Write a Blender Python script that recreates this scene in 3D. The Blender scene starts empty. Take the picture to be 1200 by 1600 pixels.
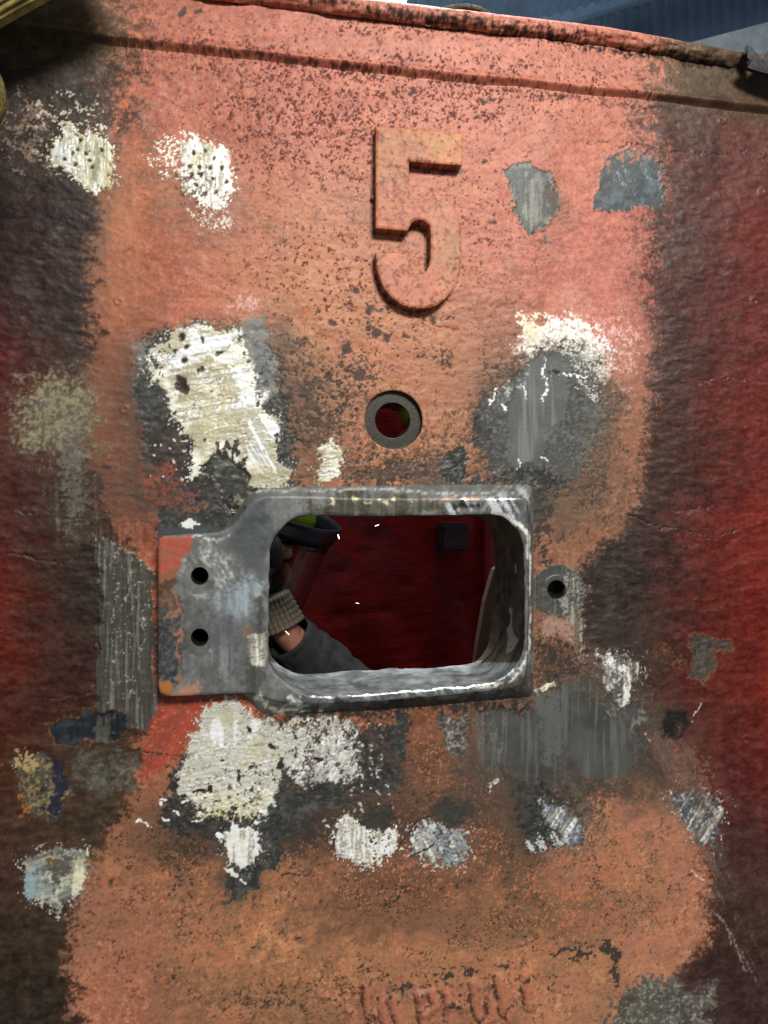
import bpy, bmesh, math, random
import numpy as np
from mathutils import Vector
from mathutils.geometry import delaunay_2d_cdt
random.seed(5)
sc = bpy.context.scene
# ------------------------------------------------------------------ camera, light, exposure
FPX, YAW, CAMY = 1155.0, math.radians(10.0), -1.0
cam_d = bpy.data.cameras.new('camera'); cam = bpy.data.objects.new('camera', cam_d)
sc.collection.objects.link(cam); sc.camera = cam
cam.location = (0, CAMY, 0); cam.rotation_euler = (math.radians(90), 0, -YAW)
cam_d.sensor_fit = 'VERTICAL'; cam_d.sensor_height = 36.0; cam_d.lens = FPX/1600*36
cam_d.clip_start = 0.02; cam_d.clip_end = 200
w = bpy.data.worlds.new('World'); sc.world = w; w.use_nodes = True
bg = w.node_tree.nodes['Background']; bg.inputs[0].default_value = (0.72, 0.82, 1.0, 1); bg.inputs[1].default_value = 0.26
def area(name, loc, target, size, power, col):
    d = bpy.data.lights.new(name, 'AREA'); d.shape = 'RECTANGLE'; d.size, d.size_y = size; d.energy = power; d.color = col
    o = bpy.data.objects.new(name, d); sc.collection.objects.link(o); o.location = loc
    o.rotation_euler = (Vector(target)-Vector(loc)).to_track_quat('-Z', 'Y').to_euler(); return o
area('workshop_lamp', (0.75, -2.8, 1.9), (0.22, 0, -0.1), (1.0, 0.6), 132, (1.0, 0.975, 0.93))
area('gable_fill', (3.0, 3.0, 1.2), (3.0, 7.5, 4.5), (3, 1.5), 260, (0.88, 0.94, 1.0))  # added fill that brightens the far end wall
area('roof_lights', (0.5, 0.6, 3.2), (0.3, 0.5, 0), (1.2, 0.8), 95, (0.88, 0.94, 1.0))
sc.view_settings.view_transform = 'Standard'; sc.view_settings.look = 'None'
sc.view_settings.exposure = 0.0; sc.view_settings.gamma = 1.0

# ------------------------------------------------------------------ helpers
ca, sa = math.cos(YAW), math.sin(YAW)
def U(px, py, y=0.0):                      # a point of the photographed place, on the plane at depth y
    cx = (px-600)/FPX; cz = (800-py)/FPX
    dx = cx*ca+sa; dy = -cx*sa+ca; t = (y-CAMY)/dy
    return Vector((dx*t, y, cz*t))
def lin(c):
    c = np.asarray(c, dtype=np.float64)/255.0
    return np.where(c <= 0.04045, c/12.92, ((c+0.055)/1.055)**2.4)
def link(o, parent=None):
    sc.collection.objects.link(o)
    if parent: o.parent = parent
    return o
def tag(o, label=None, cat=None, group=None, kind=None):
    if label: o['label'] = label
    if cat: o['category'] = cat
    if group: o['group'] = group
    if kind: o['kind'] = kind
    return o
def empty(name, loc=(0,0,0)):
    o = bpy.data.objects.new(name, None); o.empty_display_size = 0.05; sc.collection.objects.link(o); o.location = loc; return o
def newmesh(name, co, faces, mat, parent=None, smooth=True, col=None, surf=None):
    me = bpy.data.meshes.new(name)
    co = np.asarray(co, dtype=np.float32); n = len(co)
    faces = np.asarray(faces) if not isinstance(faces, list) else faces
    if isinstance(faces, np.ndarray):
        k = faces.shape[1]; m = len(faces)
        me.vertices.add(n); me.vertices.foreach_set('co', co.ravel())
        me.loops.add(m*k); me.loops.foreach_set('vertex_index', faces.astype(np.int32).ravel())
        me.polygons.add(m); me.polygons.foreach_set('loop_start', (np.arange(m)*k).astype(np.int32))
        me.update(calc_edges=True)
    else:
        me.from_pydata([tuple(map(float, c)) for c in co], [], [tuple(int(i) for i in f) for f in faces]); me.update()
    me.polygons.foreach_set('use_smooth', [smooth]*len(me.polygons))
    for nm, arr in (('paint', col), ('surf', surf)):
        if arr is not None:
            a = me.color_attributes.new(nm, 'FLOAT_COLOR', 'POINT')
            d = np.ones((n, 4), dtype=np.float32); d[:, :3] = arr; a.data.foreach_set('color', d.ravel())
    me.materials.append(mat)
    return link(bpy.data.objects.new(name, me), parent)

# ------------------------------------------------------------------ the paint map of the casting (a flat sheet of x,z texels)
ST = 0.0013
X0, X1, Z0, Z1 = -0.40, 0.88, -0.82, 0.72
NX = int((X1-X0)/ST)+1; NZ = int((Z1-Z0)/ST)+1
gx = X0+np.arange(NX)*ST; gz = Z0+np.arange(NZ)*ST
GX, GZ = np.meshgrid(gx, gz)
def proj(x, y, z):
    dx = x; dy = y-CAMY
    dep = dx*sa+dy*ca; rx = dx*ca-dy*sa
    return 600+FPX*rx/dep, 800-FPX*z/dep
PX, PY = proj(GX, 0.0, GZ)
rng = np.random.default_rng(11)
kx = np.fft.rfftfreq(NX)*2*np.pi/1.5; kz = np.fft.fftfreq(NZ)*2*np.pi/1.5
KX, KZ = np.meshgrid(kx, kz)
def fld(Lx, Lz=None, ang=0, p=1.3):        # rank-uniform noise field 0..1, L in photo pixels, ang tilts it
    Lz = (Lz or Lx)*.42; Lx = Lx*.42; a = math.radians(ang)
    u = KX*math.cos(a)+KZ*math.sin(a); v = -KX*math.sin(a)+KZ*math.cos(a)
    S = (1+(u*Lx)**2+(v*Lz)**2)**(-p)
    n = np.fft.irfft2(np.fft.rfft2(rng.standard_normal((NZ, NX)))*S, s=(NZ, NX))
    n = (n-n.mean())/n.std()
    return (0.5*(1+np.tanh(0.7978*(n+0.044715*n**3)))).astype(np.float32)
N = dict(f=fld(3, p=1.4), f2=fld(3.5, p=2.0), c=fld(11, p=.95), c2=fld(10, p=1.3), m=fld(34, p=1.0), m2=fld(34, p=1.0), l=fld(110, p=1.4),
         v=fld(3.5, 60, p=1.3), h=fld(50, 3.5, p=1.3), w=fld(16, 6, 8, p=1.7), w2=fld(9, 4, -15, p=1.8), d=fld(80, 4, 55, p=1.4),
         e=fld(80, 4, -60, p=1.4), s=fld(90, 4.5, 14, p=1.4), b=fld(6, 60, p=1.4), r=fld(16, p=2.6), k=fld(2.0, p=1.2), vs=fld(8, 140, p=1.3), hs=fld(14, 2.5, 6, p=1.5))
WXa = (N['m']-.5)*16+(N['c']-.5)*9; WYa = (N['m2']-.5)*16+(N['c2']-.5)*9
def box_of(x0, y0, x1, y1):                # array window that holds a photo-pixel box
    i = (PX > x0) & (PX < x1) & (PY > y0) & (PY < y1)
    r = np.where(i.any(1))[0]; c = np.where(i.any(0))[0]
    if len(r) == 0: return None
    return slice(r[0], r[-1]+1), slice(c[0], c[-1]+1)
def seg_d(x, y, pts, closed):
    d = np.full(x.shape, 1e9); n = len(pts); inside = np.zeros(x.shape, bool)
    for i in range(n if closed else n-1):
        ax, ay = pts[i]; bx, by = pts[(i+1) % n]
        ex, ey = bx-ax, by-ay; L = ex*ex+ey*ey+1e-9
        t = np.clip(((x-ax)*ex+(y-ay)*ey)/L, 0, 1)
        d = np.minimum(d, (x-ax-t*ex)**2+(y-ay-t*ey)**2)
        if closed:
            c = ((ay > y) != (by > y)) & (x < ex*(y-ay)/(ey if abs(ey) > 1e-9 else 1e-9)+ax); inside ^= c
    d = np.sqrt(d)
    return np.where(inside, -d, d) if closed else d
def lerp(a, b, t): return a+(b-a)*t
def ell(cx, cy, rx, ry, n=14, a=0):
    a = math.radians(a)
    return [(cx+rx*math.cos(t)*math.cos(a)-ry*math.sin(t)*math.sin(a), cy+rx*math.cos(t)*math.sin(a)+ry*math.sin(t)*math.cos(a)) for t in np.linspace(0, 2*math.pi, n, endpoint=False)]
class Paint:
    def __init__(s, base):
        s.C = np.empty((NZ, NX, 3), dtype=np.float32); s.C[:] = base
        s.H = np.zeros((NZ, NX), dtype=np.float32); s.R = np.full((NZ, NX), .5, dtype=np.float32); s.M = np.zeros((NZ, NX), dtype=np.float32)
    def apply(s, sl, a, col, dh=0, rough=None, metal=None):
        if callable(col): col = col(sl)
        col = np.asarray(col, dtype=np.float32)
        s.C[sl] += (col-s.C[sl])*a[..., None]; s.H[sl] += dh*a
        if rough is not None: s.R[sl] += (rough-s.R[sl])*a
        if metal is not None: s.M[sl] += (metal-s.M[sl])*a
    def thr(s, sl, cov, noise, hard, fine=.38):
        u = N[noise][sl] if isinstance(noise, str) else sum(wt*N[k][sl] for k, wt in noise)
        u = np.clip(((1-fine)*u+fine*N['k'][sl]-.5)*(1+1.1*fine)+.5, 0, 1); hard = hard*.8
        cov = cov*(1+1/hard)-.5/hard
        return np.clip((cov-u)*hard+.5, 0, 1)
    def poly(s, pts, soft, col, noise='c', hard=6, amt=1.0, warp=1.0, line=None, fine=.38, flat=0, ridge=None, **k):
        xs = [p[0] for p in pts]; ys = [p[1] for p in pts]; g = soft+14*warp+(line or 0)
        sl = box_of(min(xs)-g, min(ys)-g, max(xs)+g, max(ys)+g)
        if sl is None: return
        x = PX[sl]+WXa[sl]*warp; y = PY[sl]+WYa[sl]*warp
        d = seg_d(x, y, pts, line is None)
        if line is not None: d = d-line
        m = np.clip(.5-d/soft, 0, 1)*amt
        a = s.thr(sl, m, noise, hard, fine) if noise else m
        if flat: s.H[sl] *= 1-flat*np.clip(m*1.5, 0, 1)
        s.apply(sl, a, col, **k)
        if ridge: s.H[sl] += a*(N[ridge[0]][sl]-.5)*ridge[1]; s.C[sl] += (a*(N[ridge[0]][sl]-.5)*ridge[2])[..., None]
    def line(s, pts, wd, col, soft=2, warp=.4, **k): s.poly(pts, soft, col, line=wd, warp=warp, **k)
    def cover(s, pts, col, noise, hard=6, **k):      # mottling: gaussians of coverage (x, y, rx, ry, amount)
        cov = np.zeros((NZ, NX), dtype=np.float32)
        for (x, y, rx, ry, am) in pts: cov = np.maximum(cov, am*np.exp(-((PX-x)/rx)**2-((PY-y)/ry)**2)) if am > 0 else cov*(1+am*np.exp(-((PX-x)/rx)**2-((PY-y)/ry)**2))
        sl = (slice(None), slice(None)); s.apply(sl, s.thr(sl, np.clip(cov, 0, 1), noise, hard), col, **k)
def rbf(pts, rad, pw=1.0):                            # smooth zones of colour through control points (x, y, colour)
    num = np.zeros((NZ, NX, 3)); den = np.zeros((NZ, NX))+1e-12
    x = PX+WXa*2; y = PY+WYa*2
    for (cx, cy, c) in pts:
        g = np.exp(-((x-cx)**2+(y-cy)**2)/(rad*rad)); num += g[..., None]*np.array(c, float); den += g
    return (num/den[..., None]).astype(np.float32)
def mix(c1, c2, k, lo=0.2, hi=0.8):                   # colour that varies with a noise field
    return lambda sl: lerp(np.array(c1, float), np.array(c2, float), np.clip((N[k][sl]-lo)/(hi-lo), 0, 1)[..., None])
def mix3(c1, c2, c3, k, k2): return lambda sl: lerp(lerp(np.array(c1, float), np.array(c2, float), N[k][sl][..., None]), np.array(c3, float), (np.clip(N[k2][sl]*2-1, 0, 1)[..., None]))
FULL = (slice(None), slice(None))

P = Paint((0, 0, 0))
# --- primer: salmon, orange, tan zones
PK = (214, 116, 98); OR = (190, 104, 76); TN = (202, 124, 88); RD = (176, 88, 68)
P.C[:] = rbf([(60, 60, OR), (300, 60, (192, 98, 80)), (600, 70, (206, 112, 94)), (850, 110, PK), (1100, 160, PK), (300, 160, (196, 100, 80)), (480, 200, (206, 106, 88)), (700, 180, PK),
    (900, 220, PK), (200, 330, (190, 100, 72)), (420, 340, (200, 108, 84)), (560, 360, (198, 112, 84)), (760, 300, (210, 112, 92)), (960, 380, (206, 104, 92)), (860, 420, (206, 108, 92)),
    (180, 480, OR), (300, 440, (192, 94, 74)), (460, 460, TN), (620, 540, (208, 126, 90)), (760, 520, (198, 108, 84)), (980, 480, (206, 108, 98)), (180, 640, (150, 84, 62)), (190, 760, (158, 82, 62)), (230, 800, (176, 84, 62)),
    (700, 620, (198, 118, 88)), (500, 620, (176, 104, 76)), (960, 640, (192, 112, 92)), (980, 740, (182, 108, 88)), (900, 830, (164, 100, 80)), (870, 1000, (140, 92, 76)),
    (250, 1150, (184, 84, 62)), (270, 1230, (178, 92, 68)), (240, 1350, (170, 92, 70)), (170, 1450, (178, 98, 78)), (180, 1560, (184, 96, 78)), (400, 1450, (184, 110, 76)), (330, 1530, (166, 96, 72)), (560, 1400, (156, 86, 68)),
    (600, 1250, (150, 76, 56)), (700, 1180, (156, 82, 58)), (620, 1480, (170, 100, 74)), (700, 1560, (194, 108, 84)), (850, 1400, (166, 96, 72)), (950, 1300, (178, 110, 82)), (1000, 1280, (184, 104, 86)), (1060, 1420, (186, 104, 86)), (960, 1500, (194, 118, 88)), (1040, 1180, (130, 84, 68))], 95)
P.C[:] = P.C*np.array([.96, 1.06, .99])
P.C += ((N['m']-.5)*12+(N['c']-.5)*16+(N['f']-.5)*18+(N['w']-.5)*12+(N['k']-.5)*16)[..., None]*np.array([1.0, .80, .68])
P.H += (N['l']-.5)*.0034+(N['m']-.5)*.0005+(N['w']-.5)*.00055+(N['w2']-.5)*.00036+(N['f2']-.5)*.00022+(N['k']-.5)*.00004
P.R[:] = .48
LOWER = [(640, 1290, 330, 170), (330, 1440, 200, 140), (900, 1360, 210, 170), (700, 1540, 320, 70), (600, 700, 170, 70), (960, 740, 60, 120), (230, 690, 70, 120)]
FB = [(500, 170, 210, 110, 1), (700, 140, 200, 80, .9), (330, 90, 160, 50, .6), (850, 200, 120, 80, .5), (640, 450, 90, 70, .5)]
# tan scuffing over the pink coat
P.cover([(470, 420, 190, 150, .60), (620, 560, 170, 80, .75), (700, 300, 60, 120, .45), (180, 330, 60, 130, .6), (410, 1440, 120, 110, .7), (820, 1340, 240, 90, .6), (700, 1500, 240, 60, .7), (960, 680, 60, 120, .5), (920, 1240, 60, 40, .9)],
        mix((206, 134, 90), (190, 116, 80), 'c2'), [('c', .6), ('f', .4)], 5)
P.cover([(480, 330, 180, 90, .35), (250, 260, 60, 140, .45), (760, 420, 90, 90, .30), (860, 340, 70, 90, .3)], (146, 96, 66), [('hs', .6), ('m', .4)], 3)
sm_ = np.zeros((NZ, NX), dtype=np.float32)
for (x, y, rx, ry) in LOWER: sm_ = np.maximum(sm_, np.exp(-((PX-x)/rx)**2-((PY-y)/ry)**2))
P.apply(FULL, sm_*np.clip(.15+.8*(.4*N['c']+.3*N['f']+.3*N['k']-.15), 0, 1)*.50, (124, 88, 64))      # thin greasy brown wash
P.apply(FULL, np.clip((N['k']*.5+N['f']*.5-.66)*6, 0, 1)*(.25+.75*sm_), (216, 146, 108)); P.apply(FULL, np.clip((.34-N['f2']*.6-N['k']*.4)*7, 0, 1)*(.18+.6*sm_), (126, 74, 54))
LZ = np.clip((PY-1120)/90, 0, 1)
P.C[:] = lerp(P.C, P.C*np.array([1.13, 1.20, 1.20])+5, LZ[..., None])
cl = np.clip((.45*N['l']+.35*N['m']+.2*N['c']-.36)*5, 0, 1); cl2 = np.clip((.5*N['m2']+.3*N['c2']+.2*N['f']-.50)*6, 0, 1); cl3 = np.clip((.6*N['m']+.4*N['hs']-.52)*5, 0, 1)
P.apply(FULL, LZ*cl*.42*(.5+.5*N['f']), (112, 84, 64)); P.apply(FULL, LZ*cl2*.55*(.4+.6*N['f']), (214, 138, 98)); P.apply(FULL, LZ*cl3*np.clip((PX-700)/300, 0, 1)*.5*(.4+.6*N['k']), (212, 134, 116))
for (x, y, rx, ry, am, c) in [(500, 1300, 170, 45, .85, (78, 62, 50)), (300, 1310, 80, 40, .8, (104, 80, 58)), (640, 1380, 150, 40, .6, (112, 76, 58)), (720, 1290, 90, 60, .65, (92, 66, 50)), (820, 1340, 60, 60, .5, (86, 70, 56)), (200, 1490, 60, 60, .35, (140, 96, 78)), (600, 1440, 170, 40, .45, (118, 86, 62)),
    (240, 1270, 40, 50, .45, (120, 88, 66)), (880, 1430, 130, 40, .4, (104, 84, 64)), (1010, 1200, 60, 60, .7, (96, 76, 64)), (640, 1180, 50, 60, .5, (92, 60, 44)), (960, 1560, 60, 30, .4, (150, 104, 84)), (180, 620, 60, 120, .55, (120, 76, 58)), (170, 760, 40, 90, .55, (110, 76, 60)), (160, 360, 30, 120, .5, (116, 88, 66)), (940, 760, 50, 60, .5, (124, 92, 72)), (870, 330, 25, 80, .3, (140, 100, 78)), (330, 330, 70, 40, .35, (140, 96, 70)), (430, 200, 40, 60, .3, (150, 96, 78)), (690, 590, 90, 60, .25, (150, 108, 80))]:
    g = am*np.exp(-((PX+WXa*2-x)/rx)**2-((PY+WYa*2-y)/ry)**2); P.apply(FULL, np.clip(g*(.45+1.1*(.4*N['c']+.3*N['f']+.3*N['k'])), 0, 1), c)
P.cover([(500, 1290, 200, 60, .34), (720, 1300, 120, 70, .3), (300, 1310, 90, 50, .3)], (176, 92, 62), [('f', .6), ('c', .4)], 7)
# pits and lifted flakes in the upper coat
P.cover([(500, 190, 190, 95, .34), (700, 150, 200, 60, .30), (560, 110, 300, 25, .38), (330, 80, 200, 40, .22), (760, 330, 110, 160, .12), (500, 420, 180, 80, .16), (960, 130, 130, 30, .2), (860, 60, 120, 40, .22), (640, 50, 200, 20, .26), (560, 470, 110, 60, .2)],
        (104, 50, 40), [('f2', .5), ('k', .5)], 7, dh=.0006, rough=.7)
P.H -= .0006*np.clip((N['f2']-.62)*6, 0, 1)*np.clip(np.exp(-((PX-560)/260)**2-((PY-170)/110)**2), 0, 1)
# brown steel showing through flaked coat
BR = mix3((84, 66, 50), (62, 50, 40), (104, 84, 62), 'c2', 'f')
P.cover([(500, 640, 120, 100, .62), (620, 730, 150, 50, .66), (450, 560, 60, 60, .5), (560, 590, 70, 45, .5), (700, 690, 80, 60, .5), (790, 600, 60, 80, .5), (600, 500, 120, 40, .24), (680, 560, 80, 50, .34),
         (620, 1190, 90, 60, .45), (560, 1290, 130, 60, .62), (760, 1240, 70, 60, .45), (460, 1370, 60, 80, .4), (620, 1400, 190, 60, .42), (820, 1330, 170, 70, .42), (900, 1300, 140, 60, .38), (760, 1450, 160, 60, .38), (960, 1420, 90, 60, .4),
         (300, 1320, 90, 60, .60), (220, 1300, 60, 80, .35), (200, 1420, 80, 60, .34), (400, 1560, 160, 40, .40), (820, 800, 40, 60, .8), (920, 760, 60, 80, .5), (960, 640, 60, 120, .30), (870, 830, 60, 40, .4), (870, 1030, 70, 50, .6), (960, 1080, 90, 50, .8), (250, 1100, 40, 30, .3)],
        BR, [('c', .55), ('f', .25), ('m', .20)], 7, dh=.0004, rough=.6)
P.cover([(500, 640, 140, 110, .34), (620, 740, 160, 40, .3), (800, 640, 70, 80, .3), (640, 1280, 300, 150, .26), (330, 1440, 190, 130, .24), (900, 1360, 200, 160, .28), (700, 1540, 300, 60, .20)], (58, 48, 40), [('f', .7), ('c2', .3)], 8, dh=.0003, rough=.6)
P.cover([(640, 1280, 300, 170, .26), (330, 1440, 190, 130, .22), (900, 1360, 200, 160, .28), (600, 680, 150, 70, .14)], (206, 128, 88), [('k', .6), ('c', .4)], 7, dh=-.0003)
# single chips below the numeral
for (x, y, r) in [(552, 458, 5), (548, 476, 3), (578, 482, 8), (572, 510, 6), (590, 520, 10), (606, 527, 7), (636, 527, 5), (566, 456, 3), (705, 498, 3), (676, 500, 7), (660, 502, 4), (697, 496, 4), (620, 506, 3), (540, 545, 12), (560, 585, 9),
                  (770, 235, 3), (755, 160, 6), (770, 158, 4), (748, 185, 4), (640, 145, 5), (625, 200, 3), (536, 215, 3), (760, 250, 4), (845, 340, 4), (770, 345, 5), (470, 245, 4), (330, 110, 3), (285, 25, 8), (310, 28, 6), (700, 420, 3), (500, 485, 4), (520, 505, 4), (540, 500, 3)]:
    P.poly(ell(x, y, r*1.1, r*.8, 7, r*40), 3, (86, 66, 56), None, warp=.5, dh=.0006, rough=.65)
    P.poly([(x-r, y+r*.9), (x+r, y+r*.9)], 1.6, (226, 140, 116), None, line=.5, warp=.5)
# soot / old brown coat on both sides
def side(ys, xs, wy, ws): return np.interp(PY, ys, xs), np.interp(PY, wy, ws)
DK = rbf([(20, 20, (62, 54, 46)), (120, 30, (92, 82, 66)), (200, 40, (104, 84, 66)), (60, 120, (52, 46, 40)), (160, 130, (70, 62, 54)), (40, 250, (50, 40, 34)), (110, 330, (52, 40, 35)), (30, 400, (54, 36, 31)), (120, 430, (56, 43, 37)), (10, 560, (92, 32, 28)), (90, 540, (62, 52, 44)),
    (20, 660, (86, 40, 34)), (90, 660, (96, 88, 70)), (60, 600, (66, 48, 40)), (70, 730, (72, 58, 50)), (60, 860, (68, 48, 40)), (1080, 420, (84, 64, 56)), (1085, 560, (80, 60, 52)), (1080, 720, (78, 58, 50)), (70, 480, (56, 42, 36)), (20, 780, (84, 40, 32)), (100, 800, (66, 58, 48)), (15, 900, (108, 38, 26)), (100, 920, (58, 52, 46)), (10, 1000, (104, 40, 28)), (90, 1020, (58, 42, 35)), (20, 1120, (84, 42, 32)), (100, 1080, (66, 42, 35)), (120, 1200, (72, 60, 48)), (20, 1200, (80, 52, 38)),
    (60, 1280, (82, 68, 56)), (20, 1340, (82, 62, 54)), (140, 1290, (78, 68, 56)), (40, 1480, (66, 56, 44)), (80, 1580, (62, 54, 46)), (20, 1580, (66, 56, 48)),
    (1050, 110, (96, 82, 62)), (1170, 140, (98, 86, 68)), (1050, 220, (86, 62, 54)), (1180, 230, (104, 62, 56)), (1050, 350, (84, 66, 58)), (1140, 320, (108, 60, 54)), (1190, 400, (116, 58, 52)), (1040, 500, (76, 58, 52)), (1120, 480, (104, 52, 46)), (1190, 560, (114, 56, 50)),
    (1040, 640, (70, 60, 54)), (1110, 640, (108, 50, 42)), (1180, 700, (112, 50, 44)), (1030, 760, (66, 56, 50)), (1110, 800, (112, 50, 42)), (1190, 860, (122, 48, 38)), (950, 900, (60, 54, 50)), (1020, 900, (60, 52, 48)), (1090, 900, (104, 48, 38)), (1190, 960, (122, 44, 34)),
    (970, 1000, (58, 50, 46)), (1050, 1000, (78, 52, 44)), (1120, 1060, (106, 44, 36)), (1246, 1080, (150, 44, 32)), (1140, 1060, (96, 46, 38)), (1140, 960, (100, 46, 38)), (1140, 1150, (92, 46, 42)), (960, 1080, (72, 60, 50)), (1080, 1120, (98, 48, 38)), (1195, 1200, (112, 44, 40)), (1140, 1220, (98, 56, 52)), (1180, 1330, (86, 60, 58)), (1110, 1300, (84, 64, 56)), (1150, 1440, (78, 62, 54)), (1140, 1540, (70, 52, 50)), (1000, 1580, (92, 86, 78)), (1190, 1580, (76, 56, 52))], 62)
mD = DK.mean(-1, keepdims=True); DK = ((mD+(DK-mD)*1.38)*.82*np.array([1.03, .98, .93])).astype(np.float32)
DK += ((N['w']-.5)*14+(N['f']-.5)*14+(N['c']-.5)*14+(N['vs']-.5)*6+(N['k']-.5)*9+(N['w2']-.5)*12)[..., None]*np.array([1, .85, .8])
xl, wl = side([0, 60, 120, 180, 230, 300, 400, 560, 600, 700, 790, 850, 960, 1100, 1180, 1215, 1260, 1300, 1340, 1400, 1500, 1600, 1700], [200, 215, 205, 188, 168, 150, 148, 146, 136, 146, 160, 196, 236, 242, 220, 200, 196, 168, 146, 120, 108, 122, 120], [0, 180, 260, 600, 900, 1250, 1700], [210, 160, 76, 60, 60, 54, 54])
xr, wr = side([0, 60, 150, 200, 250, 300, 400, 500, 600, 700, 780, 820, 860, 900, 1000, 1060, 1130, 1200, 1250, 1300, 1400, 1450, 1500, 1530, 1560, 1600, 1700], [1040, 1035, 1010, 1000, 1025, 1018, 1014, 1010, 1014, 1010, 1000, 976, 936, 906, 910, 960, 1040, 1060, 1070, 1092, 1108, 1110, 1086, 1050, 980, 950, 930], [0, 200, 400, 640, 800, 1100, 1700], [170, 130, 120, 70, 44, 80, 40])
dl = (PX+WXa*.9-xl)/wl; dr = (xr-PX-WXa*.9)/wr
cov = np.clip(.5-np.minimum(dl, dr), 0, 1)
a = P.thr(FULL, cov, [('c', .3), ('f', .3), ('w2', .4)], 2.6); a = np.clip(.6*a+.4*cov*cov*(3-2*cov)+.0*a, 0, 1); P.apply(FULL, a, lambda sl: DK[sl], rough=.46)
P.H += a*((N['w']-.5)*.0003+(N['w2']-.5)*.0002)
P.H += (cov > .9)*0.0
# shadow lines painted under the stepped band and the rolled lip
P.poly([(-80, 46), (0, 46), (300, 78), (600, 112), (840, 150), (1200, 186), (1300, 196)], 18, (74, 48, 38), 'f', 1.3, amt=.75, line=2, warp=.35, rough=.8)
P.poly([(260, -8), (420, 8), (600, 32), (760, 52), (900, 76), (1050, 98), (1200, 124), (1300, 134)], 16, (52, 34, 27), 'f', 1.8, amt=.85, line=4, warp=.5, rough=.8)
for pts in ([(208, 36), (220, 31), (236, 33)], [(205, 57), (220, 59)], [(228, 30), (246, 34)], [(222, 92), (230, 104)], [(218, 130), (206, 144)], [(200, 150), (192, 160)], [(186, 172), (178, 186), (176, 205)], [(1022, 105), (1024, 118)], [(1021, 124), (1025, 130)], [(1015, 186), (1016, 190)]):
    P.poly(pts, 9, (208, 122, 92), 'f', 5, amt=.8, line=3, warp=.8)
# pale overspray on the left flank
P.poly(ell(88, 650, 70, 70, 16), 90, mix((150, 140, 108), (106, 98, 82), 'f'), [('f', .5), ('w', .5)], 1.6, amt=.85)
P.poly(ell(110, 780, 50, 60, 16), 90, (96, 92, 82), [('f', .5), ('b', .5)], 2, amt=.55)
P.poly([(60, 700), (140, 640), (150, 820), (100, 830)], 60, (112, 108, 96), [('f', .5), ('b', .5)], 2.2, amt=.45)
for (x, y, rx, ry, am, c) in [(235, 640, 40, 110, .8, (74, 64, 54)), (260, 770, 70, 50, .75, (64, 54, 46)), (425, 610, 26, 80, .7, (84, 78, 70)), (440, 560, 30, 60, .5, (96, 78, 62)), (480, 660, 60, 90, .5, (92, 74, 58)), (470, 1280, 90, 50, .85, (62, 56, 50)), (560, 1250, 90, 40, .6, (76, 62, 52)), (340, 1290, 60, 40, .7, (70, 60, 52)),
    (740, 1200, 50, 70, .6, (78, 70, 62)), (830, 1260, 60, 60, .75, (72, 68, 62)), (900, 1150, 150, 70, .8, (80, 78, 72)), (1010, 1170, 60, 70, .65, (84, 70, 62)), (790, 620, 50, 90, .6, (84, 76, 66)), (950, 660, 40, 90, .55, (104, 88, 74)), (870, 790, 60, 50, .6, (84, 74, 62)), (700, 1270, 50, 40, .6, (74, 66, 58)), (600, 1280, 60, 50, .5, (84, 66, 54)), (380, 1370, 36, 40, .6, (70, 62, 54)), (640, 745, 180, 14, .6, (76, 62, 50)), (150, 250, 40, 60, .4, (104, 82, 64)), (320, 300, 60, 60, .35, (140, 100, 78)), (960, 1030, 60, 80, .6, (74, 62, 54)), (690, 730, 30, 30, .5, (84, 76, 68))]:
    g = am*np.exp(-((PX+WXa*1.5-x)/rx)**2-((PY+WYa*1.5-y)/ry)**2); P.apply(FULL, np.clip(g*(.65+.7*(.5*N['c']+.5*N['f'])), 0, 1), c)
# tall drip-like grey band left of the plate
P.poly([(150, 830), (205, 850), (240, 900), (246, 1000), (246, 1090), (268, 1092), (236, 1140), (180, 1140), (148, 1100), (144, 1050), (155, 950)], 16, mix3((92, 88, 78), (64, 60, 54), (140, 136, 122), 'v', 'v'), [('f', .4), ('v', .6)], 4, dh=-.001, rough=.4, metal=.2)
sl = box_of(140, 820, 260, 1150); P.H[sl] -= (N['v'][sl]-.5)*.0016*((PX[sl] > 150) & (PX[sl] < 244))
for x0 in (172, 190, 205, 226): P.line([(x0, 860), (x0+4, 960), (x0-3, 1040), (x0+1, 1100)], .8, (168, 162, 146), noise='f', hard=3, amt=.75, warp=1.1, dh=-.0006)
# --- grey, ground-back metal
GR = mix3((92, 92, 88), (72, 73, 70), (120, 122, 118), 'v', 'm'); GD = mix3((62, 62, 58), (48, 47, 44), (90, 88, 82), 'c2', 'f'); GB = mix3((86, 94, 98), (68, 74, 78), (120, 130, 134), 'e', 'c2')
P.poly([(792, 262), (812, 252), (834, 256), (850, 268), (868, 276), (870, 318), (862, 345), (840, 362), (818, 362), (812, 340), (800, 325), (804, 305), (794, 290)], 6, mix3((86, 88, 84), (66, 68, 64), (118, 118, 108), 'v', 'c2'), 'f', 4, dh=.0009, rough=.42, metal=.1, warp=.6, flat=.8)
P.poly([(826, 285), (844, 282), (846, 345), (830, 356), (822, 330)], 8, mix((128, 126, 112), (96, 98, 92), 'v'), 'v', 3, amt=.8, warp=.5)
P.poly([(850, 285), (868, 280), (868, 335), (856, 345)], 8, (72, 60, 46), 'c', 4, amt=.85, warp=.5)
P.line([(849, 360), (853, 375), (851, 392), (862, 408)], 3, (92, 82, 70), soft=6, noise='f', hard=4, amt=.6, warp=.6)
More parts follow.
